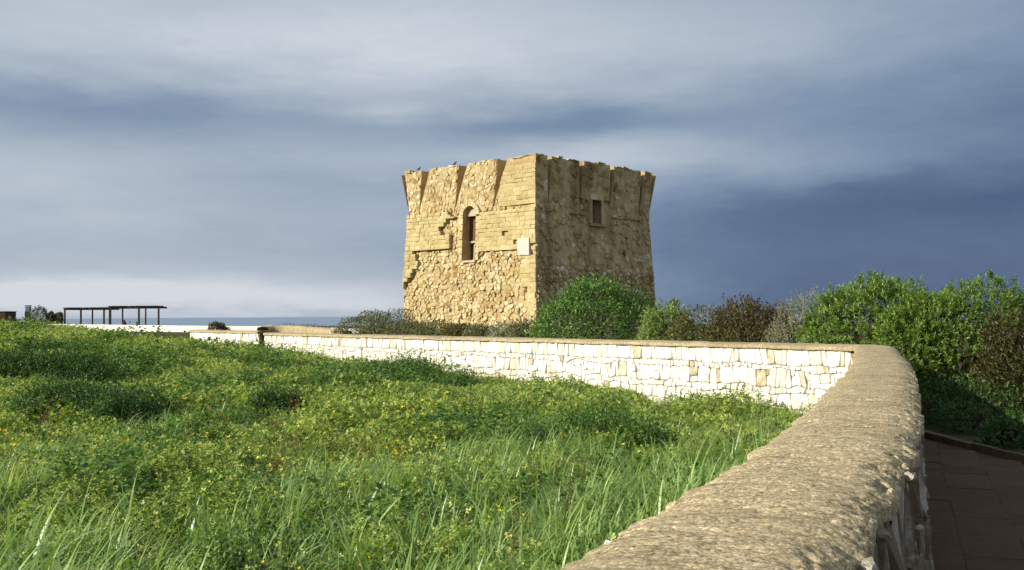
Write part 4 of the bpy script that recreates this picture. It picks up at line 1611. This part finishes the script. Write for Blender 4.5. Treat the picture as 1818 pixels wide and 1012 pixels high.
# ------------------------------------------------------------------ things far behind
def build_far():
    X = lambda px, Y: (px - 909) / FPX * Y
    hor = lambda px: 560 - (px - 909) * 0.007
    Zf = lambda px, py, Y: EYE + (hor(px) - py) * Y / FPX
    # long white sea wall
    root = empty('sea_wall', (X(330, 112), 112, 0.2), 'long low white sea wall beyond the field, under the pergola', 'wall')
    pts = [(20, 132), (130, 126), (300, 112), (450, 100), (560, 94), (640, 92)]
    ptop = [575.5, 576.5, 579, 580.5, 582, 585]
    mb = MB(); cb = MB()
    for (a, Ya), (b, Yb), ya, yb in zip(pts[:-1], pts[1:], ptop[:-1], ptop[1:]):
        p, q = Vector((X(a, Ya), Ya, 0)), Vector((X(b, Yb), Yb, 0))
        n = 16
        for k in range(n):
            f0, f1 = k / n, (k + 1) / n
            u, v = p.lerp(q, f0), p.lerp(q, f1)
            zt = Zf(a + (b - a) * f0, ya + (yb - ya) * f0, Ya + (Yb - Ya) * f0)
            d = (v - u)
            c = (u + v) / 2
            ang = math.atan2(d.y, d.x)
            mb.box((c.x, c.y, zt / 2 - 0.45), (d.length - 0.01, 0.5, zt + 0.85), Matrix.Rotation(ang, 3, 'Z'), tint=random.uniform(0.6, 0.9), jit=0.015)
            cb.box((c.x, c.y, zt + 0.02), (d.length - 0.02, 0.58, 0.09), Matrix.Rotation(ang, 3, 'Z'), tint=random.uniform(0.6, 0.9), jit=0.01)
    mb.build('wall_blocks', M['white_stone'], root)
    cb.build('coping', M['white_stone'], root)
    # tan curved parapet with scrubby top behind the wall
    rt = empty('curved_parapet', (X(530, 52), 52, 0.4), 'tan capped curving low parapet just behind the far white wall', 'wall')
    line = []
    P = [(466, 54.5, 581.5), (478, 55, 578.4), (510, 55, 578.6), (545, 54, 580.5), (580, 52, 584), (614, 49.5, 588)]
    ctrl = [Vector((X(a, Y), Y, Zf(a, z, Y))) for a, Y, z in P]
    dense = []
    for i in range(len(ctrl) - 1):
        p0, p1, p2, p3 = ctrl[max(i - 1, 0)], ctrl[i], ctrl[i + 1], ctrl[min(i + 2, len(ctrl) - 1)]
        for k in range(8):
            t = k / 8
            dense.append(0.5 * ((2 * p1) + (p2 - p0) * t + (2 * p0 - 5 * p1 + 4 * p2 - p3) * t * t + (3 * p1 - p0 - 3 * p2 + p3) * t ** 3))
    dense.append(ctrl[-1])
    V = []
    for i, p in enumerate(dense):
        d = (dense[min(i + 1, len(dense) - 1)] - dense[max(i - 1, 0)]); d.z = 0; d.normalize()
        l = Vector((-d.y, d.x, 0))
        j = 0.02 * fbm((p.x * 2, p.y * 2, 0), 1, 3)
        for o, dz in ((0.35, -1.3), (0.33, -0.1), (0.28, 0.0), (0, 0.04), (-0.28, 0.0), (-0.33, -0.1), (-0.35, -1.3)):
            V.append(tuple(p + l * o + Vector((0, 0, dz + j))))
    n = len(dense)
    i = np.arange(n * 7).reshape(n, 7)
    F = np.stack([i[:-1, :-1], i[1:, :-1], i[1:, 1:], i[:-1, 1:]], -1).reshape(-1, 4)
    link('parapet', mesh_np('parapet', V, F), rt, M['cap'])
    for px, Y, w, h, lab, m in ((512, 57, 1.6, 0.30, 'small green scrub on the curved parapet\'s left end', 'broadleaf'), (548, 56, 1.9, 0.26, 'dark low scrub midway along the curved parapet', 'bush_olive'),
                                (585, 54, 1.6, 0.30, 'dry grassy scrub at the curved parapet\'s right end', 'bush_sage')):
        cx = X(px, Y); zz = Zf(px, 581 if px < 570 else 585, Y)
        bush('parapet_scrub', lab, 'shrub', (cx, Y, zz - 0.5), [(cx + o * w * 0.3, Y, zz - 0.25, w * 0.35, 0.6, h + 0.15 - abs(o) * 0.08) for o in (-1, 0, 1)], 900, 0.09, m, tint_mu=0.45)

    # pergolas
    def pergola(x0, x1, ytop, Y, posts, lab):
        r = empty('pergola', (X((x0 + x1) / 2, Y), Y, 0.2), lab, 'pergola', 'pergolas by the sea')
        zb = 0.1
        zt = Zf((x0 + x1) / 2, ytop, Y)
        dep = 3.2
        for (px, back) in posts:
            mb = MB()
            yy = Y + (dep if back else 0)
            mb.box((X(px, yy), yy, (zb + zt) / 2), (0.20 if not back else 0.16, 0.20, zt - zb), jit=0.01)
            mb.build('post', M['dark_wood'], r)
        for yy in (Y, Y + dep):
            mb = MB()
            xa, xb = X(x0, Y), X(x1, Y)
            mb.box(((xa + xb) / 2, yy, zt + 0.05), (xb - xa, 0.12, 0.24), jit=0.01)
            mb.build('beam', M['dark_wood'], r)
        nsl = int((X(x1, Y) - X(x0, Y)) / 0.42)
        rr = random.Random(int(x0))
        for k in range(nsl + 1):
            if (k // 3) % 3 == 2 and rr.random() < 0.8:
                continue
            mb = MB()
            xx = X(x0, Y) + 0.05 + k * 0.42
            mb.box((xx, Y + dep / 2, zt + 0.24), (0.09, dep + 0.6, 0.12), jit=0.012)
            mb.build('slat', M['dark_wood'], r)
    pergola(113, 197, 549.5, 152, [(115, 0), (143.5, 0), (164, 1), (184.5, 0), (194.5, 1)], 'left and slightly lower dark timber pergola by the sea')
    pergola(193, 283, 546.8, 148, [(196, 0), (217.5, 1), (246.5, 0), (258.5, 1), (281.5, 0)], 'right and slightly taller dark timber pergola by the sea')
    # rounded dark bundle at the foot of a post
    Y = 149.0
    cx = X(221, Y)
    bm = bmesh.new()
    bmesh.ops.create_icosphere(bm, subdivisions=3, radius=1)
    for v in bm.verts:
        z = v.co.z
        k = 1 + 0.06 * fbm((v.co.x * 2, v.co.y * 2, v.co.z * 2), 1, 3)
        taper = 0.62 if z > 0.3 else 1.0 - 0.38 * max(0, (z + 0.3) / 0.6)
        v.co = Vector((cx + v.co.x * 0.42 * k * taper - 0.12 * z, Y + v.co.y * 0.4 * k * taper, 0.72 + z * 0.68))
    me = bpy.data.meshes.new('bundle'); bm.to_mesh(me); bm.free()
    tagp(link('dark_bundle', me, None, M['dark_wood']), 'dark rounded bundle leaning at a post of the right pergola', 'bundle')
    # blue-grey pillar, small trees, brown hut at the far left
    Y = 160.0
    r = empty('pillar', (X(50, Y), Y, 0), 'tall narrow grey blue pillar rising behind the far left bushes', 'pillar')
    mb = MB(); mb.box((X(50, Y), Y, 1.6), (0.62, 0.6, 3.6)); mb.build('shaft', M['grey_blue'], r)
    mb = MB(); mb.box((X(50, Y), Y, 3.52), (0.72, 0.7, 0.18)); mb.build('head', M['grey_blue'], r)
    mb = MB(); mb.box((X(48, Y), Y - 0.36, 2.1), (0.35, 0.1, 1.2)); mb.build('panel', M['dark_wood'], r)
    for a, (px, w, top, Yt, m, lab) in enumerate(((66, 34, 549, 150, 'bush_red', 'reddish round tree beside the grey pillar'), (91, 12, 556, 152, 'bush_olive', 'small dark tree between the reddish tree and the pergola'),
                                    (104, 14, 556, 154, 'bush_sage', 'small grey green tree nearest the pergola'))):
        cx = X(px, Yt); zt = Zf(px, top, Yt)
        wm = w * Yt / FPX
        rt = empty('small_tree', (cx, Yt, 0.1), lab, 'tree', 'small trees at the far left')
        lb = lobes_dome(cx, Yt, 0.35, wm * 1.3, wm, (zt - 0.25) * 1.12, 9, 40 + a, 0.7)
        V, F, t = foliage(lb, 3200, 0.20, tint_mu=0.4)
        link('crown', mesh_np('crown', V, F, t), rt, M[m])
        mb = MB(); mb.tube([(cx, Yt, 0), (cx + 0.05, Yt, 0.6), (cx, Yt, 1.2)], [0.14, 0.11, 0.05], 6); mb.build('trunk', M['bark'], rt)
    Y = 140.0
    r = empty('brown_hut', (X(-20, Y), Y, 0), 'brown flat roofed hut cut off by the left edge', 'hut')
    zt = Zf(0, 554, Y)
    mb = MB(); mb.box((X(9.5, Y) - 2.2, Y + 1.5, zt / 2), (4.4, 3.0, zt)); mb.build('wall', M['rust'], r)
    mb = MB(); mb.box((X(9.5, Y) - 2.2, Y + 1.5, zt + 0.05), (4.5, 3.1, 0.1)); mb.build('roof', M['dark_wood'], r)
    mb = MB(); mb.box((X(9.5, Y) - 2.6, Y - 0.02, 0.95), (0.9, 0.06, 1.9)); mb.build('door', M['dark_wood'], r)


build_far()


# ------------------------------------------------------------------ field plants: stuff scattered by geometry nodes
src = bpy.data.collections.new('plant_sources')


def src_obj(name, V, F, t, mat):
    me = mesh_np(name, V, F, t)
    me.materials.append(M[mat])
    o = bpy.data.objects.new(name, me)
    return o


def blades(n, spread, lmin, lmax, w, lean=0.5, seg=5, t_mu=0.5, droop=1.0):
    V, F, T = [], [], []
    for i in range(n):
        a = random.uniform(0, 2 * math.pi)
        q = spread * math.sqrt(random.random())
        b = np.array((q * math.cos(a), q * math.sin(a), -0.03))
        az = random.gauss(0.3, 1.0) if random.random() < 0.5 else random.uniform(0, 2 * math.pi)   # wind from the left
        l = random.uniform(lmin, lmax)
        ww = w * random.uniform(0.6, 1.3)
        th = random.uniform(0.05, lean)
        bend = random.uniform(0.5, 2.0) * droop
        d = np.array((math.cos(az), math.sin(az), 0))
        side = np.array((-d[1], d[0], 0)) * math.cos(random.uniform(-0.8, 0.8))
        p = b.copy()
        base = len(V)
        tt = min(1, max(0, random.gauss(t_mu - 0.06, 0.22)))
        for s in range(seg + 1):
            f = s / seg
            prof = (0.55 + 0.9 * f if f < 0.4 else 0.91 * (1 - ((f - 0.4) / 0.6) ** 1.6)) * ww + 0.0006
            tw = side + np.array((0, 0, 0.25 * math.sin(3 * f + i)))
            V.append(p - tw * prof / 2); V.append(p + tw * prof / 2)
            T += [tt + 0.12 * (f - 0.5)] * 2
            ang = th + bend * f ** 1.7
            p = p + (d * math.sin(ang) + np.array((0, 0, math.cos(ang)))) * l / seg
        for s in range(seg):
            k = base + 2 * s
            F.append((k, k + 1, k + 3, k + 2))
    return V, F, T


def clover(n, spread, h, leaf, t_mu=0.5, hmin=0.25):
    """mound of small three-part leaves"""
    a = rng.uniform(0, 2 * np.pi, n); q = spread * np.sqrt(rng.random(n))
    hh = h * (hmin + (1 - hmin) * rng.random(n) ** 0.7) * (1 - 0.35 * (q / spread) ** 2)
    C = np.stack([q * np.cos(a), q * np.sin(a), hh], 1)
    Vs, Fs, Ts = [], [], []
    tb = np.clip(rng.normal(t_mu, 0.27, n), 0, 1)
    up = np.stack([rng.normal(-0.2, 0.9, n), rng.normal(-0.15, 0.9, n), np.ones(n)], 1)
    up /= np.linalg.norm(up, axis=1, keepdims=True)
    r0 = unit(n); s1 = np.cross(up, r0); s1 /= np.linalg.norm(s1, axis=1, keepdims=True); s2 = np.cross(up, s1)
    off = 0
    for k in range(3):
        an = 2 * math.pi * k / 3
        D = s1 * math.cos(an) + s2 * math.sin(an) + up * 0.25
        l = leaf * rng.uniform(0.7, 1.3, n)
        V, F = leaf_arrays(C, D, up, l, l * 0.95, fold=-0.2, mid=0.7)
        Vs.append(V); Fs.append(F + off); off += len(V)
        Ts.append(np.repeat(tb, 4))
    return np.concatenate(Vs), np.concatenate(Fs), np.concatenate(Ts)


def flowers(n, spread, h, r):
    """little yellow heads"""
    V, F, T = [], [], []
    for i in range(n):
        a = random.uniform(0, 2 * math.pi); q = spread * math.sqrt(random.random())
        c = np.array((q * math.cos(a), q * math.sin(a), h * random.uniform(0.75, 1.15)))
        up = np.array((random.gauss(-0.3, 0.4), random.gauss(-0.3, 0.4), 1.0)); up /= np.linalg.norm(up)
        s1 = np.cross(up, (0.3, 1, 0.2)); s1 /= np.linalg.norm(s1); s2 = np.cross(up, s1)
        tt = random.random()
        for k in range(5):
            a0, a1, a2 = [2 * math.pi * (k + o) / 5 for o in (0.08, 0.5, 0.92)]
            b = len(V)
            V += [c, c + (s1 * math.cos(a0) + s2 * math.sin(a0)) * r * 0.8 + up * r * 0.35, c + (s1 * math.cos(a1) + s2 * math.sin(a1)) * r * 1.05 + up * r * 0.45, c + (s1 * math.cos(a2) + s2 * math.sin(a2)) * r * 0.8 + up * r * 0.35]
            F.append((b, b + 1, b + 2, b + 3)); T += [tt] * 4
    return V, F, T


def broad(n, spread, h, leaf, t_mu=0.5):
    a = rng.uniform(0, 2 * np.pi, n); q = spread * np.sqrt(rng.random(n))
    P = np.stack([q * np.cos(a), q * np.sin(a), h * (0.15 + 0.85 * rng.random(n) ** 0.8) * (1 - 0.5 * (q / spread) ** 2)], 1)
    D = np.stack([np.cos(a), np.sin(a), rng.normal(0.1, 0.35, n)], 1) + unit(n) * 0.5
    N = np.tile((0.0, 0, 1.0), (n, 1)) + unit(n) * 0.5
    l = leaf * rng.uniform(0.6, 1.3, n)
    V, F = leaf_arrays(P, D, N, l, l * 0.8, fold=0.12)
    return V, F, np.repeat(np.clip(rng.normal(t_mu, 0.2, n), 0, 1), 4)


def twigs(n, spread, h, t_mu):
    mb = MB()
    for i in range(n):
        a = random.uniform(0, 6.28); q = spread * random.random()
        x, y = q * math.cos(a), q * math.sin(a)
        lx, ly = random.gauss(0.08, 0.1), random.gauss(0, 0.1)
        hh = h * random.uniform(0.7, 1.2)
        tt = min(1, max(0, random.gauss(t_mu, 0.25)))
        mb.tube([(x, y, 0), (x + lx * 0.4, y + ly * 0.4, hh * 0.55), (x + lx, y + ly, hh)], [0.003, 0.0025, 0.001], 3, tt, cap=False)
        for k in range(7):
            f = random.uniform(0.4, 1)
            c = Vector((x + lx * f, y + ly * f, hh * f))
            e = c + Vector((random.gauss(0, 0.02), random.gauss(0, 0.02), random.uniform(0.005, 0.03)))
            s = Vector((0.005, 0.003, 0.004))
            mb.add([c, c + s, e, e - s], [(0, 1, 2, 3)], tt)
    return mb


def to_src(name, data, mat):
    V, F, T = data
    F = np.asarray(F)
    return src_obj(name, V, F, np.clip(T, 0, 1), mat)


kinds = {}
kinds['clover'] = [to_src('clover_source', clover(n, 0.16, h, lf, mu), 'clover') for n, h, lf, mu in ((150, 0.22, 0.017, 0.54), (110, 0.36, 0.022, 0.46), (160, 0.27, 0.015, 0.6), (90, 0.44, 0.020, 0.52))]
kinds['clover_far'] = [to_src('clover_far_source', clover(200, 0.36, h, 0.030, mu), 'clover') for h, mu in ((0.30, 0.5), (0.40, 0.42), (0.50, 0.54), (0.36, 0.62))]
kinds['grass'] = [to_src('grass_source', blades(n, 0.13, l0, l1, w, t_mu=mu), 'grass') for n, l0, l1, w, mu in ((20, 0.25, 0.50, 0.018, 0.46), (18, 0.30, 0.62, 0.020, 0.55), (24, 0.20, 0.42, 0.014, 0.42), (15, 0.40, 0.72, 0.022, 0.62))]
kinds['fine'] = [to_src('fine_stem_source', blades(n, 0.15, l0, l1, 0.0055, lean=0.7, seg=4, t_mu=mu), 'grass') for n, l0, l1, mu in ((40, 0.18, 0.40, 0.5), (34, 0.25, 0.50, 0.62), (44, 0.15, 0.34, 0.42))]
kinds['grass_far'] = [to_src('grass_far_source', blades(60, 0.34, 0.25, 0.62, 0.013, seg=4, t_mu=mu), 'grass') for mu in (0.40, 0.52, 0.66)]
kinds['reed'] = [to_src('tall_grass_source', blades(n, 0.14, 0.5, 0.95, 0.022, lean=0.7, seg=9, t_mu=0.60, droop=1.5), 'grass') for n in (13, 16, 10)]
kinds['broad'] = [to_src('broadleaf_source', broad(160, 0.24, h, 0.055, mu), 'broadleaf') for h, mu in ((0.34, 0.5), (0.45, 0.6), (0.28, 0.42))]
kinds['flower'] = [to_src('flower_source', flowers(n, 0.22, h, 0.012), 'flower') for n, h in ((5, 0.30), (8, 0.34), (3, 0.40))]
kinds['flower_far'] = [to_src('flower_far_source', flowers(n, 0.35, h, 0.024), 'flower') for n, h in ((4, 0.42), (6, 0.46), (3, 0.5))]
tw = []
for mu in (0.1, 0.3):
    mb = twigs(7, 0.12, 0.55, mu)
    me = mb.mesh('twig_source'); me.materials.append(M['stem'])
    tw.append(bpy.data.objects.new('twig_source', me))
kinds['twig'] = tw


def scatter_group(coll, name):
    g = bpy.data.node_groups.new(name, 'GeometryNodeTree')
    g.interface.new_socket('Geometry', in_out='INPUT', socket_type='NodeSocketGeometry')
    g.interface.new_socket('Geometry', in_out='OUTPUT', socket_type='NodeSocketGeometry')
    N = g.nodes
    gi, go = N.new('NodeGroupInput'), N.new('NodeGroupOutput')
    ci = N.new('GeometryNodeCollectionInfo')
    ci.inputs['Collection'].default_value = coll
    ci.inputs['Separate Children'].default_value = True
    ci.inputs['Reset Children'].default_value = True
    ip = N.new('GeometryNodeInstanceOnPoints')
    ip.inputs['Pick Instance'].default_value = True

    def attr(nm, ty):
        a = N.new('GeometryNodeInputNamedAttribute')
        a.data_type = ty
        a.inputs['Name'].default_value = nm
        return [o for o in a.outputs if o.enabled and o.name == 'Attribute'][0]
    g.links.new(gi.outputs[0], ip.inputs['Points'])
    g.links.new(ci.outputs[0], ip.inputs['Instance'])
    g.links.new(attr('pick', 'INT'), ip.inputs['Instance Index'])
    e2r = N.new('FunctionNodeEulerToRotation')
    g.links.new(attr('rot', 'FLOAT_VECTOR'), e2r.inputs[0])
    g.links.new(e2r.outputs[0], ip.inputs['Rotation'])
    g.links.new(attr('scl', 'FLOAT'), ip.inputs['Scale'])
    g.links.new(ip.outputs[0], go.inputs[0])
    return g


def scatter(name, label, cat, kind, P, S, yaw_free=True):
    c = bpy.data.collections.new(name + '_sources')
    for o in kinds[kind]:
        c.objects.link(o)
    me = bpy.data.meshes.new(name)
    me.vertices.add(len(P))
    me.vertices.foreach_set('co', np.asarray(P, np.float32).ravel())
    n = len(P)
    rot = np.zeros((n, 3), np.float32)
    rot[:, 0] = rng.normal(0, 0.10, n); rot[:, 1] = rng.normal(0.05, 0.10, n)
    rot[:, 2] = rng.uniform(0, 2 * np.pi, n) if yaw_free else rng.normal(0, 0.9, n)
    a = me.attributes.new('rot', 'FLOAT_VECTOR', 'POINT'); a.data.foreach_set('vector', rot.ravel())
    a = me.attributes.new('scl', 'FLOAT', 'POINT'); a.data.foreach_set('value', np.asarray(S, np.float32))
    a = me.attributes.new('pick', 'INT', 'POINT'); a.data.foreach_set('value', rng.integers(0, len(kinds[kind]), n).astype(np.int32))
    o = link(name, me)
    tagp(o, label, cat, kind='stuff')
    md = o.modifiers.new('scatter', 'NODES')
    md.node_group = scatter_group(c, name + '_scatter')
    return o


def field_points(y0, y1, density, margin=1.2, clear=0.38):
    """random points in the visible wedge of the field"""
    w = 0.50 * y1 + margin
    n = int((y1 - y0) * 2 * w * density)
    x = rng.uniform(-w, w, n); y = rng.uniform(y0, y1, n)
    k = (np.abs(x) < 0.50 * y + margin) & (wall_sd(x, y)[0] > clear)
    x, y = x[k], y[k]
    return x, y


def vnoise(x, y, s, seed):
    return np.array([mnoise.noise(Vector((a * s + seed, b * s - seed, seed * 0.7))) for a, b in zip(x, y)])


def P3(x, y, dz=0.0):
    return np.stack([x, y, ground_z(x, y) + dz], 1)


def build_field():
    # clover / sorrel mat
    x, y = field_points(2.6, 13, 26)
    k = vnoise(x, y, 0.55, 3.3) - 0.75 * ss(x / y, -0.12, 0.12) + rng.normal(0, 0.15, len(x)) > -0.42
    x, y = x[k], y[k]
    scatter('clover_mat', 'low yellow green clover mat covering the near field', 'clover', 'clover', P3(x, y), 0.75 + 0.5 * rng.random(len(x)) + 0.5 * vnoise(x, y, 0.8, 9.1))
    x, y = field_points(12, 62, 7.0, 3)
    scatter('far_clover', 'green leafy ground cover over the far field', 'ground cover', 'clover_far', P3(x, y), 0.7 + 0.55 * rng.random(len(x)) + 0.45 * vnoise(x, y, 0.35, 5.1))
    # grass
    x, y = field_points(2.6, 14, 58)
    sdw = wall_sd(x, y)[0]
    k = (vnoise(x, y, 0.45, 7.7) + 0.45 * (1 - np.clip(sdw / 3.5, 0, 1)) + 0.85 * ss(x / y, -0.22, 0.08) + rng.normal(0, 0.2, len(x))) > 0.22
    x, y = x[k], y[k]
    scatter('meadow_grass', 'fine arching green grass in the near field', 'grass', 'grass', P3(x, y), rng.uniform(0.6, 1.15, len(x)), yaw_free=False)
    x, y = field_points(13, 55, 6.5, 2)
    sdw = wall_sd(x, y)[0]
    k = (vnoise(x, y, 0.3, 2.7) + 0.8 * (1 - np.clip(sdw / 5, 0, 1)) + rng.normal(0, 0.25, len(x))) > 0.02
    x, y = x[k], y[k]
    scatter('far_grass', 'tufted green grass over the far field and along the white wall', 'grass', 'grass_far', P3(x, y), rng.uniform(0.6, 1.1, len(x)), yaw_free=False)
    x, y = field_points(2.6, 18, 34)
    k = vnoise(x, y, 0.6, 31.0) + rng.normal(0, 0.2, len(x)) > -0.15
    x, y = x[k], y[k]
    scatter('fine_stems', 'fine thin green stems mixed through the near field', 'grass', 'fine', P3(x, y), rng.uniform(0.6, 1.2, len(x)), yaw_free=False)
    # tall pale arching blades at the bottom of the picture
    pts = []
    for cx, cy, n, r in ((-2.6, 5.6, 34, 0.5), (-3.0, 6.6, 24, 0.6), (-3.2, 7.4, 12, 0.5), (-1.25, 5.3, 7, 0.35), (-0.6, 5.1, 8, 0.4), (-2.2, 5.2, 12, 0.4), (-0.3, 6.9, 5, 0.4), (-0.9, 6.0, 4, 0.3), (0.35, 4.9, 7, 0.3),
                         (0.5, 7.2, 6, 0.5), (-1.8, 6.6, 8, 0.5), (-0.4, 5.6, 8, 0.6), (-1.6, 5.1, 10, 0.5), (0.2, 4.6, 6, 0.3), (1.6, 7.6, 6, 0.5), (0.9, 6.2, 5, 0.35), (0.1, 5.8, 4, 0.3), (-3.4, 8.2, 6, 0.6), (1.3, 8.6, 6, 0.5), (2.2, 10.5, 6, 0.6)):
        for _ in range(int(n * 1.9)):
            pts.append((cx + random.gauss(0, r), cy + random.gauss(0, r)))
    pts = np.array([p for p in pts if wall_sd(p[0], p[1])[0] > 0.45])
    scatter('tall_grass', 'long pale arching grass blades at the bottom of the field', 'grass', 'reed', P3(pts[:, 0], pts[:, 1]), rng.uniform(0.65, 1.2, len(pts)), yaw_free=False)
    # broad leaved weeds
    x, y = field_points(3, 40, 5.0)
    k = vnoise(x, y, 0.4, 12.3) + rng.normal(0, 0.12, len(x)) + 0.18 * (x < -0.2 * y) > 0.13
    x, y = x[k], y[k]
    sc = rng.uniform(0.5, 1.25, len(x)) * (0.8 + 0.02 * y)
    for px, Y, n, r in ((560, 22, 16, 0.6), (640, 24, 18, 0.7), (350, 20, 14, 0.6), (420, 23, 16, 0.7), (740, 17, 12, 0.45), (880, 16, 12, 0.45), (300, 12, 10, 0.35),
                        (520, 10, 9, 0.3), (760, 9, 8, 0.25), (200, 10.5, 10, 0.35), (620, 8.2, 8, 0.22), (250, 27, 20, 0.9), (60, 30, 24, 1.2), (330, 33, 18, 0.9), (480, 29, 18, 0.8), (950, 10, 7, 0.3), (1050, 12, 8, 0.3)):
        cx = (px - 909) / FPX * Y
        x = np.concatenate([x, rng.normal(cx, r, n)]); y = np.concatenate([y, rng.normal(Y, r * 0.8, n)])
        sc = np.concatenate([sc, rng.uniform(0.9, 1.6, n) * (0.85 + 0.012 * Y)])
    scatter('broadleaf_weeds', 'dark broad leaved weeds scattered through the field', 'weeds', 'broad', P3(x, y), sc)
    # yellow flowers
    x, y = field_points(3, 13, 7)
    k = (vnoise(x, y, 0.5, 21.0) + rng.normal(0, 0.15, len(x)) - 0.25 * (x > 0.1 * y)) > 0.02
    x, y = x[k], y[k]
    scatter('yellow_flowers', 'small yellow flowers dotted over the near field', 'flowers', 'flower', P3(x, y), rng.uniform(0.7, 1.1, len(x)))
    x, y = field_points(12, 40, 2.0)
    k = (vnoise(x, y, 0.25, 25.0) + rng.normal(0, 0.15, len(x)) - 0.3 * (x > 0.05 * y)) > 0.12
    x, y = x[k], y[k]
    scatter('far_yellow_flowers', 'yellow flower heads scattered over the middle of the field', 'flowers', 'flower_far', P3(x, y), rng.uniform(0.7, 1.1, len(x)))
    x, y = field_points(4, 30, 0.5)
    x = np.concatenate([x, rng.normal(-2.2, 0.5, 40)]); y = np.concatenate([y, rng.normal(14.0, 1.2, 40)])
    scatter('dry_stems', 'thin reddish brown dry stems standing in the field', 'stems', 'twig', P3(x, y), rng.uniform(0.6, 1.1, len(x)))
    # single taller weeds that stand out; the darkest have shade put into their tint
    X = lambda px, Y: (px - 909) / FPX * Y
    weeds = [(60, 24, 3.2, 1.0, 0.30, 'large dark weed bed at the left edge of the field'), (150, 19, 2.2, 0.85, 0.28, 'wide dark weed clump in the left field'),
             (222, 18, 0.9, 0.7, 0.34, 'rounded brown green weed right of the wide dark clump'), (490, 19, 0.9, 0.62, 0.30, 'small dark weed clump in the middle of the field'),
             (700, 27, 2.4, 0.75, 0.62, 'bright green leafy weed hump before the white wall'), (785, 26, 1.6, 0.55, 0.58, 'low green weed at the right end of the hump by the wall'),
             (1035, 15.0, 1.5, 0.66, 0.50, 'broad dark green weed clump left of the wall bend'), (960, 14.2, 0.9, 0.45, 0.45, 'smaller dark weed beside the broad clump'),
             (1130, 14.0, 0.8, 0.5, 0.46, 'dark weed right of the broad clump near the wall'), (450, 7.6, 0.55, 0.45, 0.34, 'dark leafy weed in the near left field'),
             (400, 6.9, 0.35, 0.50, 0.72, 'feathery bright green weed in the near left field')]
    for px, Y, w, h, mu, lab in weeds:
        cx = X(px, Y); zb = gz(cx, Y)
        leaf = 0.035 + 0.0016 * Y
        bush('field_weed', lab, 'weed', (cx, Y, zb), lobes_dome(cx, Y, zb - 0.05, w * 1.45, min(w, 1.6) * 1.4, h * 1.15 + 0.05, 15, px, 0.42)[1:], int(2600 + 3600 * w), leaf * 0.8, 'broadleaf', group='weed clumps in the field', tint_mu=mu if mu > 0.4 else mu - 0.12, tint_sd=0.25, aspect=0.5, shell=0.6, shoots=int(160 + 160 * w), shoot_h=0.22)


build_field()
